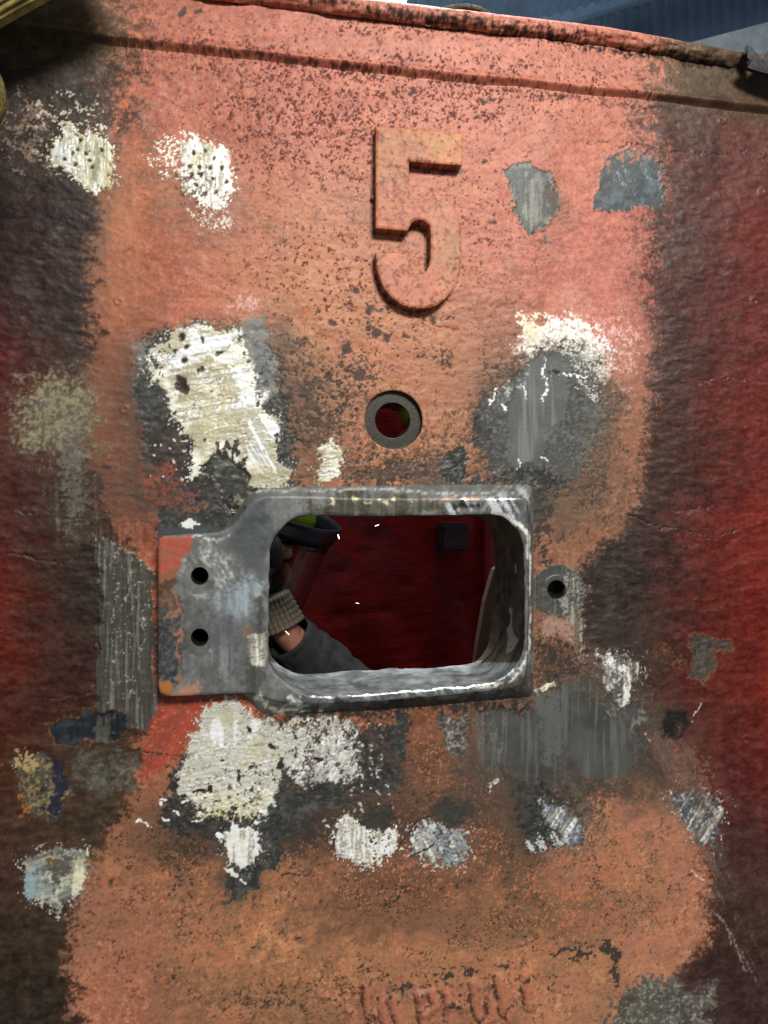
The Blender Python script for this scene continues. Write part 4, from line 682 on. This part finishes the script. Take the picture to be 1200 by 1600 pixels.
# stepped band under the lip and the rolled lip
nb = int(.079/ST*1.3); zb = np.linspace(.5985, .6755, nb); BX_, BZ_ = np.meshgrid(gx, zb)
wob = .0016*(samp(N['r'], BX_*.3, np.full_like(BX_, .6))-.5)*2+.0006*(samp(N['r'], BX_, np.full_like(BX_, .5))-.5)*2
pr = np.clip((BZ_-(.5995+wob))/.0105, 0, 1); pr = pr*pr*(3-2*pr)
YB = .001-.0095*pr+samp(P.H, BX_, BZ_)*.6-.0012*np.exp(-((BZ_-.609)/.004)**2)
v_ = np.arange(nb*NX).reshape(nb, NX); F = np.stack([v_[:-1, :-1].ravel(), v_[:-1, 1:].ravel(), v_[1:, 1:].ravel(), v_[1:, :-1].ravel()], -1)
on_paint('stepped_band', np.stack([BX_, YB, BZ_], -1).reshape(-1, 3), F, P, casting, M_CAST)
NL = 30; prof = []
for k in range(NL):
    t = k/(NL-1)
    if t < .62: a_ = -math.pi*.55+t/.62*math.pi*1.02; prof.append((-.0085-.0125*max(0, math.cos(a_))-.001, .6815+.0125*math.sin(a_)))
    else: prof.append((lerp(-.006, .055, (t-.62)/.38), .6945+.0015*math.sin((t-.62)/.38*3)))
prof = np.array(prof); NLX = NX
Lx = gx; rows = []
for k, (py_, pz_) in enumerate(prof):
    wv = samp(N['m2'], Lx, np.full(NX, .4+k*.004))-.5; wf = samp(N['hs'], Lx, np.full(NX, .2+k*.0035))-.5; wl_ = samp(N['l'], Lx, np.full(NX, .1))-.5
    fade = 1 if k < 20 else .3
    rows.append(np.stack([Lx, py_+wv*.0026*fade+wf*.0014*fade+.004*wl_+np.where(Lx > .5, (Lx-.5)*.01, 0), pz_+wf*.0020*fade+wv*.0020+wl_*.004-.010*np.clip((Lx-.48)/.22, 0, 1)**1.3], -1))
V = np.concatenate(rows); v_ = np.arange(NL*NX).reshape(NL, NX); F = np.stack([v_[:-1, :-1].ravel(), v_[:-1, 1:].ravel(), v_[1:, 1:].ravel(), v_[1:, :-1].ravel()], -1)
on_paint('rolled_lip', V, F, P, casting, M_CAST)
# raised numeral
NUM = [(300,166),(450,174),(600,186),(760,200),(905,216),(904,330),(900,435),(720,422),(530,408),(530,490),(530,574),(600,577),(650,586),(700,604),(750,632),(790,662),(825,700),(855,745),(878,800),(890,860),(895,940),(895,1050),(892,1130),(878,1210),(855,1265),(820,1320),(780,1365),(730,1402),(670,1424),(600,1431),(530,1422),(470,1398),(415,1358),(370,1308),(338,1250),(315,1180),(304,1110),(300,1040),(410,1044),(520,1048),(525,1100),(538,1145),(560,1177),(590,1193),(622,1192),(650,1172),(670,1135),(681,1085),(682,990),(682,900),(675,862),(655,832),(628,815),(598,811),(568,820),(545,840),(530,868),(523,890),(410,880),(300,872),(300,520)]
num = dense(np.array([(520+a_/4.446, 160+b_/4.446) for a_, b_ in NUM]), 2.0)
nl = [tuple(p) for p in num]; co, tr = ctri(nl, [], 1.9); V3 = upx(co, -.0175)
e_ = -inpoly(co[:, 0], co[:, 1], nl); V3[:, 1] += samp(T.H, V3[:, 0], V3[:, 2])*np.clip(e_/3, 0, 1)+.0010*np.clip(1-e_/2.5, 0, 1)**2
numo = on_paint('raised_numeral', V3, tr, T, casting, M_CAST); numo['label'] = 'raised steel number 5 in peeling tan and salmon paint'
f0 = np.array([U(a_, b_, -.0175) for a_, b_ in num]); L = []
for k, yy in enumerate((-.0165, -.0156, -.010, -.004, .0035)):
    q = f0.copy(); q[:, 1] = yy; q[:, [0, 2]] += rng.normal(0, .00015, (len(q), 2)) if k else 0; L.append(q)
V, F = loft(L); ne = on_paint('numeral_edge', V, F, P, numo, M_CAST)
# flaked ridge of paint along the top of the numeral
# weld blob on its left side
def blob(name, c, s, m, parent, sub=3, noise=.15, seed=1):
    bm = bmesh.new(); bmesh.ops.create_icosphere(bm, subdivisions=sub, radius=1); r = random.Random(seed)
    for v in bm.verts:
        k = 1+noise*(math.sin(v.co.x*5+seed)*math.cos(v.co.y*4+seed*2)+math.sin(v.co.z*6+seed))*.6; v.co = Vector((c[0]+v.co.x*s[0]*k, c[1]+v.co.y*s[1]*k, c[2]+v.co.z*s[2]*k))
    for f in bm.faces: f.smooth = True
    me = bpy.data.meshes.new(name); bm.to_mesh(me); bm.free(); me.materials.append(m); return link(bpy.data.objects.new(name, me), parent)
M_TAN = mat('tan_paint', (176, 112, 84), (150, 90, 70), 200, .5)
blob('weld_blob', U(582, 309, -.003), (.0028, .004, .0032), M_TAN, casting)
# lifting eye standing behind the lip
M_RUST = mat('rusty_flaking_steel', (120, 112, 92), (54, 46, 36), 260, .8, .1, .9, .004)
M_BLK = mat('matt_black', (22, 20, 18), (34, 30, 26), 120, .7)
def tube(name, path, rad, m, parent, seg=14, flat=1.0, ribs=0, closed=False, noise=0):
    V = []; n = len(path); pts = [Vector(p) for p in path]; rr = rad if hasattr(rad, '__len__') else [rad]*n
    up = Vector((0, 1, 0)); F = []
    for i, p in enumerate(pts):
        t = (pts[(i+1) % n if closed else min(i+1, n-1)]-pts[(i-1) % n if closed else max(i-1, 0)]).normalized()
        a_ = t.cross(up)
        if a_.length < .2: a_ = t.cross(Vector((0, 0, 1)))
        a_.normalize(); b_ = t.cross(a_).normalized()
        for k in range(seg):
            th = 2*math.pi*k/seg; q = rr[i]*(1+(.05*math.cos(ribs*th) if ribs else 0)+(random.gauss(0, noise) if noise else 0))
            V.append(p+a_*math.cos(th)*q+b_*math.sin(th)*q*flat)
    for i in range(n if closed else n-1):
        for k in range(seg): F.append((i*seg+k, i*seg+(k+1) % seg, ((i+1) % n)*seg+(k+1) % seg, ((i+1) % n)*seg+k))
    if not closed: F += [tuple(range(seg))[::-1], tuple((n-1)*seg+k for k in range(seg))]
    return newmesh(name, V, F, m, parent)
def curve(pts, n):                                   # Catmull-Rom through points
    P_ = [Vector(p) for p in pts]; P_ = [P_[0]*2-P_[1]]+P_+[P_[-1]*2-P_[-2]]; out = []
    for i in range(1, len(P_)-2):
        for k in range(n):
            t = k/n; a_, b_, c_, d_ = P_[i-1], P_[i], P_[i+1], P_[i+2]
            out.append(.5*((2*b_)+(c_-a_)*t+(2*a_-5*b_+4*c_-d_)*t*t+(3*b_-a_-3*c_+d_)*t**3))
    out.append(P_[-2]); return out
eye = [U(723+46*math.cos(t), 36-26*math.sin(t), .035) for t in np.linspace(-.3, math.pi+.3, 40)]
ey = tube('lifting_eye', eye, .0035, M_RUST, casting, noise=.12)
web = [U(723+42*math.cos(t), 36-20*math.sin(t), .040) for t in np.linspace(-.3, math.pi+.3, 30)]
V = np.array([list(p) for p in web]); V2 = V+np.array([0, .012, 0]); nW = len(V)
newmesh('eye_fill', np.concatenate([V, V2]), [tuple(range(nW)), tuple(range(2*nW-1, nW-1, -1))]+[(i, i+1, nW+i+1, nW+i) for i in range(nW-1)], M_BLK, ey, False)  # black sheet filling the arch of the eye

# ------------------------------------------------------------------ torn rubber strip on the right end of the lip
M_RUB = mat('torn_black_rubber', (14, 14, 14), (8, 8, 10), 90, .55, 0, .6, .003)
def leaf(name, pts, y, th, m, parent):
    n = len(pts); a_ = [U(x, z, y+.004*math.sin(i)) for i, (x, z) in enumerate(pts)]; b_ = [v+Vector((0, th, 0)) for v in a_]
    return newmesh(name, a_+b_, [tuple(range(n)), tuple(range(2*n-1, n-1, -1))]+[(i, (i+1) % n, n+(i+1) % n, n+i) for i in range(n)], m, parent, False)
rub = empty('rubber_flap', U(1185, 105, -.01)); tag(rub, 'torn black rubber strip sticking up at the right end of the top lip', 'rubber strip')
bpy.context.view_layer.update()
def reparent(o, p): o.parent = p; o.matrix_parent_inverse = p.matrix_world.inverted()
for nm, pts, y in (('torn_tip', [(1166, 82), (1168, 70), (1174, 74), (1182, 82), (1190, 93), (1187, 101), (1176, 99), (1168, 90)], -.034), ('torn_tip', [(1183, 104), (1190, 92), (1200, 80), (1214, 76), (1240, 88), (1250, 112), (1210, 112)], -.036), ('strip_base', [(1166, 96), (1176, 92), (1200, 96), (1260, 104), (1270, 124), (1220, 120), (1188, 112), (1168, 106)], -.040)):
    reparent(leaf(nm, pts, y, .006, M_RUB, None), rub)

# ------------------------------------------------------------------ lifting sling in the upper left corner
def strap_mat():
    m, nt, b = nodes('yellow_webbing'); nd, ln = nt.nodes, nt.links
    tc = nd.new('ShaderNodeTexCoord'); n = nd.new('ShaderNodeTexNoise'); n.inputs['Scale'].default_value = 60; n.inputs['Detail'].default_value = 6; ln.new(tc.outputs['Object'], n.inputs['Vector'])
    r = nd.new('ShaderNodeValToRGB'); r.color_ramp.elements[0].color = (*lin((124, 108, 56)), 1); r.color_ramp.elements[1].color = (*lin((184, 164, 98)), 1); r.color_ramp.elements[0].position = .35; r.color_ramp.elements[1].position = .65
    ln.new(n.outputs['Fac'], r.inputs[0]); ln.new(r.outputs[0], b.inputs['Base Color']); b.inputs['Roughness'].default_value = .85
    return m
M_STRAP = strap_mat(); M_STR2 = mat('dirty_olive_webbing', (120, 108, 40), (70, 62, 26), 160, .9, 0, .8, .004)
sling = empty('lifting_sling', U(-40, 40, -.25)); tag(sling, 'dirty yellow ribbed webbing sling crossing the top left corner', 'lifting sling'); bpy.context.view_layer.update()
def ribbed(name, path, wid, th, m, nr=26):
    V = []; F = []; n = len(path); pts = [Vector(p) for p in path]; K = nr*4
    for i, p in enumerate(pts):
        t = (pts[min(i+1, n-1)]-pts[max(i-1, 0)]).normalized(); a_ = t.cross(Vector((0, 1, 0))).normalized(); b_ = a_.cross(t).normalized()
        for k in range(K):
            th_ = 2*math.pi*k/K; c_, s_ = math.cos(th_), math.sin(th_); e = abs(c_)**.7*math.copysign(1, c_); rp = 1+.045*math.cos(nr*th_*1.0)
            V.append(p+a_*wid*e*rp+b_*th*s_*rp*(1+.03*math.sin(i*1.7)))
    for i in range(n-1):
        for k in range(K): F.append((i*K+k, i*K+(k+1) % K, (i+1)*K+(k+1) % K, (i+1)*K+k))
    F += [tuple(range(K))[::-1], tuple((n-1)*K+k for k in range(K))]
    o = newmesh(name, V, F, m, None); return o
reparent(ribbed('webbing', curve([U(-222, 96, -.06), U(-122, 24, -.07), U(-58, -24, -.08), U(30, -74, -.09), U(140, -132, -.10)], 14), .056, .022, M_STRAP), sling)
reparent(ribbed('stitched_loop', curve([U(-84, 60, -.13), U(-48, 120, -.14), U(-38, 148, -.14), U(-48, 180, -.13), U(-100, 240, -.12)], 10), .029, .016, M_STR2), sling)

# ------------------------------------------------------------------ behind the opening: red inner wall, block, board
M_INNER = mat('deep_red_paint', (146, 16, 12), (104, 10, 8), 18, .36, 0, .45, .004, (1, 1, 3.0))
nxi, nzi = 300, 260; ix = np.linspace(-.9, 2.1, nxi); iz = np.linspace(-1.5, .62, nzi); IX, IZ = np.meshgrid(ix, iz)
hI = .004*np.sin(IX*9+np.sin(IZ*7))+.002*np.sin(IX*37+IZ*21)+rng.normal(0, .00035, IX.shape)
for k in range(40):
    cx, cz, r = rng.uniform(-.3, 1.1), rng.uniform(-.5, .1), rng.uniform(.008, .02); hI += .004*np.exp(-(((IX-cx)/(2*r))**2+((IZ-cz)/r)**2))
v_ = np.arange(nxi*nzi).reshape(nzi, nxi); F = np.stack([v_[:-1, :-1].ravel(), v_[:-1, 1:].ravel(), v_[1:, 1:].ravel(), v_[1:, :-1].ravel()], -1)
inner_wall = empty('red_steel_wall', (.6, .75, -1.5)); tag(inner_wall, 'deep red painted steel wall seen through the rectangular opening', 'steel wall'); bpy.context.view_layer.update()
reparent(newmesh('wall_sheet', np.stack([IX, .75+hI, IZ], -1).reshape(-1, 3), F, M_INNER), inner_wall)
reparent(quadmesh('wall_backing', [(-.9, 2.1, .77, .80, -1.5, .62)], M_INNER, None), inner_wall)
M_LUG = mat('grimy_dark_lug', (40, 38, 46), (70, 38, 38), 40, .5, .2, .6, .004)
a_, b_ = U(690, 862, .69), U(733, 817, .69)
lug = quadmesh('square_lug', [(a_.x, b_.x, .69, .76, a_.z, b_.z)], M_LUG, None, .006); reparent(lug, inner_wall); lug['label'] = 'square dark block welded high on the red wall'
for x_ in (752, 640): 
    p_ = U(x_, 900, .74); reparent(quadmesh('wall_rib', [(p_.x, p_.x+.012, .715, .752, -1.5, .6)] if x_ == 752 else [(p_.x, p_.x+.2, .747, .752, -1.5, -.37)], M_INNER, None, .002), inner_wall)
M_WOOD = mat('weathered_board', (140, 116, 94), (110, 90, 72), 30, .8, 0, .5, .003, (1, 1, .2))
board = leaf('leaning_board', [(786, 880), (792, 1010), (764, 1075), (738, 1075), (746, 1010), (758, 940), (772, 890)], .30, .02, M_WOOD, None)
tag(board, 'narrow pale brown board leaning just inside the right side of the opening', 'board')

# ------------------------------------------------------------------ the worker behind the opening
M_SKIN = mat('skin', (176, 122, 98), (150, 100, 80), 60, .55, 0, .1); M_JKT = mat('dark_work_jacket', (30, 31, 30), (20, 21, 21), 60, .85, 0, .6, .004); M_TRS = mat('khaki_work_cloth', (96, 88, 70), (72, 66, 52), 50, .9)
M_KNIT = mat('knitted_cuff', (118, 108, 88), (84, 76, 60), 220, .95, 0, .8, .002, (1, 1, 6)); M_GLV = mat('dark_glove', (44, 42, 40), (30, 28, 28), 140, .8)
M_LIME = mat('lime_hi_vis', (166, 214, 40), (140, 190, 30), 30, .6); M_BAND = mat('navy_plastic', (26, 32, 48), (20, 24, 38), 30, .4); M_AMB = mat('brown_leather_hood', (170, 108, 58), (126, 78, 42), 40, .6)
M_GLASS, ntg, bg_ = nodes('clear_visor'); bg_.inputs['Base Color'].default_value = (.72, .66, .6, 1); bg_.inputs['Transmission Weight'].default_value = 1; bg_.inputs['IOR'].default_value = 1.45; bg_.inputs['Roughness'].default_value = .06
M_RUBB = mat('boot_leather', (40, 34, 28), (26, 22, 20), 40, .6)
person = empty('person', (U(400, 900, .48).x, .55, -1.5)); tag(person, 'person in dark jacket, knitted cuffs and clear face shield behind the opening', 'person'); bpy.context.view_layer.update()
def skin(name, verts, edges, rad, m, sub=3):
    me = bpy.data.meshes.new(name); me.from_pydata([tuple(v) for v in verts], edges, []); me.update()
    o = bpy.data.objects.new(name, me); sc.collection.objects.link(o)
    md = o.modifiers.new('skin', 'SKIN'); md.use_smooth_shade = True
    for i, r in enumerate(rad): me.skin_vertices[0].data[i].radius = (r, r) if not hasattr(r, '__len__') else r
    me.skin_vertices[0].data[0].use_root = True
    s_ = o.modifiers.new('sub', 'SUBSURF'); s_.levels = sub; s_.render_levels = sub
    dg = bpy.context.evaluated_depsgraph_get(); nm = bpy.data.meshes.new_from_object(o.evaluated_get(dg)); bpy.data.objects.remove(o)
    nm.name = name; nm.materials.clear(); nm.materials.append(m); nm.polygons.foreach_set('use_smooth', [True]*len(nm.polygons))
    r = link(bpy.data.objects.new(name, nm)); reparent(r, person); return r
HD = U(372, 850, .45)                                   # head centre
pel = Vector((HD.x-.10, .66, -.62)); chest = Vector((HD.x-.03, .60, -.30)); neck = Vector((HD.x-.01, .53, HD.z-.15)); 
shR = U(505, 1085, .56); elR = U(585, 1120, .36); wrR = U(443, 986, .27); haR = U(418, 928, .27)
shL = chest+Vector((-.20, .02, .08)); elL = Vector((HD.x-.30, .45, -.36)); wrL = Vector((HD.x-.16, .30, -.24)); haL = Vector((HD.x-.12, .26, -.20))
hipR = pel+Vector((.10, 0, -.04)); hipL = pel+Vector((-.10, 0, -.04)); knR = Vector((pel.x+.12, .58, -1.04)); knL = Vector((pel.x-.12, .60, -1.04)); anR = Vector((pel.x+.12, .66, -1.42)); anL = Vector((pel.x-.12, .66, -1.42))
body_v = [pel, chest, neck, HD+Vector((0, 0, -.05)), HD+Vector((.0, -.005, .02)), HD+Vector((0, .01, .08)), shR, elR, wrR, shL, elL, wrL, hipR, knR, anR, hipL, knL, anL, wrR.lerp(haR, .6), wrL.lerp(haL, .5)]
body_e = [(8, 18), (11, 19), (0, 1), (1, 2), (2, 3), (3, 4), (4, 5), (1, 6), (6, 7), (7, 8), (1, 9), (9, 10), (10, 11), (0, 12), (12, 13), (13, 14), (0, 15), (15, 16), (16, 17)]
skin('body', body_v, body_e, [.14, .15, .06, .065, .085, .07, .06, .045, .024, .06, .045, .026, .08, .06, .045, .08, .06, .045, .024, .024], M_SKIN)
def mid(a_, b_, t): return a_.lerp(b_, t)
slv = mid(elR, wrR, .93)
jk = [pel+Vector((0, 0, .05)), chest, chest+Vector((0, -.03, .10)), shR, elR, mid(elR, wrR, .5), slv, shL, elL, mid(elL, wrL, .8)]
skin('jacket', jk, [(0, 1), (1, 2), (1, 3), (3, 4), (4, 5), (5, 6), (1, 7), (7, 8), (8, 9)], [.165, .175, .10, .085, .066, .052, .044, .08, .062, .05], M_JKT)
skin('trousers', [pel, hipR, knR, anR, hipL, knL, anL], [(0, 1), (1, 2), (2, 3), (0, 4), (4, 5), (5, 6)], [.165, .10, .078, .07, .10, .078, .07], M_TRS)
for an_ in (anR, anL): skin('boot', [an_+Vector((0, .03, -.02)), an_+Vector((0, -.06, -.035)), an_+Vector((0, -.17, -.045))], [(0, 1), (1, 2)], [.05, .045, .035], M_RUBB)
jko = bpy.data.objects['jacket']; from mathutils import noise as mn
for nm_, am in (('jacket', .012), ('trousers', .012)):
    me = bpy.data.objects[nm_].data; me.update()
    for v in me.vertices: v.co += v.normal*(mn.fractal(v.co*16, .8, 2.2, 3)*am)
skin('apron_edge', [U(500, 1120, .50), U(530, 1068, .47), U(572, 1092, .47)], [(0, 1), (1, 2)], [.05, .045, .04], M_TRS)
def sleeve(a_, b_, r0, r1):
    n = 34; path = [a_.lerp(b_, i/n)+Vector((0, 0, -.012*math.sin(math.pi*i/n))) for i in range(n+1)]; V = []; F = []; K = 60; t = (b_-a_).normalized(); u_ = t.cross(Vector((0, 1, 0))).normalized(); v_ = t.cross(u_)
    for i, p in enumerate(path):
        for k in range(K):
            th = 2*math.pi*k/K; rr = lerp(r0, r1, i/n)*(1+.10*mn.noise(Vector((math.cos(th)*1.6, math.sin(th)*1.6, i*.55)))+.05*mn.noise(Vector((math.cos(th)*4, math.sin(th)*4, i*.3+9)))); V.append(p+(u_*math.cos(th)+v_*math.sin(th))*rr)
    for k in range(K): th = 2*math.pi*k/K; V.append(path[-1]-t*.004+(u_*math.cos(th)+v_*math.sin(th))*r1*.86)
    for k in range(K): th = 2*math.pi*k/K; V.append(path[-1]-t*.05+(u_*math.cos(th)+v_*math.sin(th))*r1*.84)
    for i in range(n+2): F += [(i*K+k, i*K+(k+1) % K, (i+1)*K+(k+1) % K, (i+1)*K+k) for k in range(K)]
    reparent(newmesh('sleeve', V, F, M_JKT), person)
sleeve(elR, wrR.lerp(elR, .05), .066, .043); sleeve(elL, wrL.lerp(elL, .05), .064, .042)
def knit(name, a_, b_, r0, r1):
    n = 18; path = [a_.lerp(b_, i/n) for i in range(n+1)]; rr = [lerp(r0, r1, i/n)*(1+.03*math.sin(i*2)) for i in range(n+1)]
    o = tube(name, path, rr, M_KNIT, None, seg=84, ribs=28); reparent(o, person); return o
knit('knitted_cuff', wrR.lerp(haR, .10), wrR.lerp(haR, .90), .040, .034); knit('knitted_cuff', mid(elL, wrL, .82), wrL.lerp(haL, .3), .036, .034)
def hand(w_, d, side_):                                  # gloved hand: palm plus five curled fingers
    d = d.normalized(); sd = d.cross(Vector((0, 1, 0))).normalized()*side_; nn = sd.cross(d).normalized()
    o = skin('glove', [w_, w_+d*.05, w_+d*.09], [(0, 1), (1, 2)], [(.034, .026), (.044, .022), (.040, .018)], M_GLV)
    for k, (of, ln_) in enumerate(((-.032, .062), (-.011, .075), (.011, .07), (.031, .055))):
        b_ = w_+d*.085+sd*of; p1 = b_+d*ln_*.45; p2 = p1+(d*.5+nn*.7).normalized()*ln_*.35; p3 = p2+(d*-.2+nn).normalized()*ln_*.28
        f_ = skin('finger', [b_-d*.02, b_, p1, p2, p3], [(0, 1), (1, 2), (2, 3), (3, 4)], [.010, .0115, .0105, .0100, .0085], M_GLV); f_.parent = o; f_.matrix_parent_inverse.identity(); f_.matrix_world = f_.matrix_basis
    t0 = w_+d*.03-sd*.03; t1 = t0-sd*.03+d*.03; t2 = t1+d*.035+nn*.012
    f_ = skin('thumb', [t0, t1, t2], [(0, 1), (1, 2)], [.014, .0125, .010], M_GLV); f_.parent = o; f_.matrix_parent_inverse.identity()
    return o
for g in (hand(haR, Vector((-.55, .1, .8)), 1), hand(haL, Vector((.3, -.5, .8)), -1)):
    for ch in g.children: ch.matrix_parent_inverse = g.matrix_world.inverted() if False else ch.matrix_parent_inverse
# face: brow, nose, mouth, ear, safety glasses, hood, helmet shell and visor; head turned to the right and down
fd = Vector((.80, -.40, -.36)).normalized(); rt = fd.cross(Vector((0, 0, 1))).normalized(); upv = rt.cross(fd).normalized()
def HP(r_, u_, f_): return HD+rt*r_+upv*u_+fd*f_
def pblob(name, c, s, m, seed=1, noise=.05): o = blob(name, c, s, m, None, 3, noise, seed); reparent(o, person); return o
pblob('face', HP(0, -.01, .025), (.070, .075, .100), M_SKIN); pblob('nose', HP(0, -.015, .112), (.012, .016, .022), M_SKIN); pblob('chin', HP(0, -.085, .075), (.032, .030, .022), M_SKIN)
pblob('respirator', HP(0, -.055, .10), (.040, .034, .040), M_GLV, 3)
for s_ in (-1, 1):
    pblob('eye', HP(.03*s_, .015, .088), (.012, .012, .010), mat('eye_white', (210, 205, 198), (190, 184, 176), 50, .3)); pblob('ear', HP(.08*s_, -.005, 0), (.012, .022, .032), M_SKIN)
pblob('mouth', HP(0, -.06, .098), (.022, .010, .007), mat('lip_skin', (150, 84, 76), (140, 76, 70), 50, .5))
V = []; F = []; n1, n2 = 40, 16                         # leather hood round the head, open at the face
for j in range(n2+1):
    for i in range(n1+1):
        th = lerp(-2.35, 2.35, i/n1)+math.pi; ph = lerp(-1.0, 1.5, j/n2); V.append(HP(.110*math.sin(th)*math.cos(ph), -.01+.125*math.sin(ph), .120*math.cos(th)*math.cos(ph)))
for j in range(n2):
    for i in range(n1): F.append((j*(n1+1)+i, j*(n1+1)+i+1, (j+1)*(n1+1)+i+1, (j+1)*(n1+1)+i))
o = newmesh('leather_hood', V, F, M_AMB); md = o.modifiers.new('s', 'SOLIDIFY'); md.thickness = .003; reparent(o, person)
V = []; F = []
for j in range(n2+1):
    for i in range(61):
        th = 2*math.pi*i/60; ph = lerp(.16, 1.55, j/n2); rr = 1+.02*math.cos(6*th); V.append(HP(.112*rr*math.sin(th)*math.cos(ph), .070+.115*math.sin(ph), .128*rr*math.cos(th)*math.cos(ph)-.002))
for j in range(n2):
    for i in range(60): F.append((j*61+i, j*61+i+1, (j+1)*61+i+1, (j+1)*61+i))
o = newmesh('helmet_shell', V, F, M_LIME); md = o.modifiers.new('s', 'SOLIDIFY'); md.thickness = .003; reparent(o, person)
def vis(name, u0, u1, a0, r0, r1, m, th_, nv=14):
    V = []; F = []; na = 60
    for j in range(nv+1):
        t = j/nv
        for i in range(na+1):
            th = lerp(-a0, a0, i/na); r = lerp(r0, r1, t); dp = lerp(u0, u1, t)
            V.append(HP(r*math.sin(th)*.92, dp, r*math.cos(th)+.012))
    for j in range(nv):
        for i in range(na): F.append((j*(na+1)+i, j*(na+1)+i+1, (j+1)*(na+1)+i+1, (j+1)*(na+1)+i))
    o = newmesh(name, V, F, m); md = o.modifiers.new('s', 'SOLIDIFY'); md.thickness = th_; reparent(o, person); return o
vis('brow_band', .066, .100, 1.7, .158, .162, M_BAND, .004, 3); vis('face_shield', -.20, .068, 1.5, .142, .156, M_GLASS, .0015)

# ------------------------------------------------------------------ sparks: short glowing splinters in the opening
M_SPK = mat('glowing_spark', (255, 200, 160), emit=((255, 226, 200), 5))
for (x0, y0, x1, y1, dp, r, lb) in ((528, 835, 530, 842, .30, .0010, 'tiny white spark beside the edge of the face shield'), (586, 822, 592, 820, .35, .0006, 'thin bright spark in front of the red wall'), (556, 942, 561, 943, .4, .0004, 'faint spark low in front of the red wall'), (446, 986, 452, 992, .2, .0004, 'small orange spark in front of the wrist')):
    o = tube('spark', [U(x0, y0, dp), U((x0+x1)/2, (y0+y1)/2, dp), U(x1, y1, dp)], [r*.6, r, r*.5], M_SPK, None, seg=8); tag(o, lb, 'spark', 'sparks flying behind the opening')

# ------------------------------------------------------------------ workshop roof and gable far behind
M_CLAD = mat('blue_grey_cladding', (96, 116, 134), (84, 102, 120), 3, .5, .1, .1); M_GIRD = mat('pale_girder_paint', (150, 156, 156), (124, 130, 132), 6, .6)
def corr(name, A, B, D, pitch, amp, m, label, cat):      # corrugated sheet from edge A-B extruded along D, with thickness
    A, B, D = Vector(A), Vector(B), Vector(D); L = (B-A).length; e = (B-A)/L; nrm = e.cross(D).normalized(); n = int(L/pitch)*8; V = []
    for s_ in (0, 1):
        for i in range(n+1):
            ph = (i % 8)/8; hgt = amp*(1 if ph < .25 else (0 if .5 <= ph < .875 else .5)); q = A+e*L*i/n+nrm*(hgt+s_*.002); V += [q, q+D]
    F = []
    for s_ in (0, 1):
        o_ = s_*2*(n+1); F += [(o_+2*i, o_+2*i+2, o_+2*i+3, o_+2*i+1) for i in range(n)]
    return newmesh(name, V, F, m, None, False)
gy = 7.5
g0 = U(560, 115, gy); g1 = U(1330, -97, gy)
gable = empty('gable_wall', (g0.x, gy, 1.0)); tag(gable, 'blue grey ribbed cladding of the far workshop end wall above the casting', 'wall'); bpy.context.view_layer.update()
o = corr('wall_cladding', (g0.x-10, gy, -1.5), (g1.x+6, gy, -1.5), (0, 0, 12.5), .16, .05, M_CLAD, '', ''); reparent(o, gable)
e = (g1-g0).normalized()
rf = empty('roof', (g0.x, 4, g0.z)); tag(rf, 'underside of the ribbed blue grey roof sheets at the top edge', 'roof'); bpy.context.view_layer.update()
o = corr('roof_cladding', g0-e*5, g1+e*3, (0, -6.0, 0), .16, .04, M_CLAD, '', ''); reparent(o, rf)
def bar(name, a_, b_, w_, h_, m):
    a_, b_ = Vector(a_), Vector(b_); t = (b_-a_).normalized(); s_ = t.cross(Vector((0, 0, 1))).normalized()*w_/2; u_ = s_.cross(t).normalized()*h_/2
    return newmesh(name, [q+i*s_+j*u_ for q in (a_, b_) for i, j in ((-1, -1), (1, -1), (1, 1), (-1, 1))], [(0, 1, 2, 3), (7, 6, 5, 4), (0, 4, 5, 1), (1, 5, 6, 2), (2, 6, 7, 3), (3, 7, 4, 0)], m, None, False)
reparent(bar('eaves_beam', g0-e*3+Vector((0, -.1, -.05)), g1+e*2+Vector((0, -.1, -.05)), .12, .16, mat('blue_steel_beam', (112, 134, 156), (96, 118, 140), 5, .5)), rf)
gd = bar('girder', U(960, 128, 6.4), U(1330, 30, 6.0), .2, .30, M_GIRD); tag(gd, 'pale sloping girder under the cladding at the top right', 'girder')
lm_ = empty('high_bay_lamp', U(616, 2, 5.5)); tag(lm_, 'bright white workshop lamp glowing just above the top edge of the casting', 'lamp'); bpy.context.view_layer.update()
M_LAMP = mat('lamp_glow', (255, 255, 255), emit=((255, 250, 240), 30))
c_ = U(616, 0, 5.5); reparent(blob('lamp_glass', c_, (.11, .11, .030), M_LAMP, None, 3, 0), lm_)
reparent(blob('lamp_housing', c_+Vector((0, 0, .14)), (.12, .12, .11), M_BLK, None, 3, 0), lm_)
fl = quadmesh('floor', [(-12, 12, -8, 14, -1.54, -1.50)], mat('concrete', (120, 118, 112), (96, 94, 90), 3, .8), None); tag(fl, kind='structure')
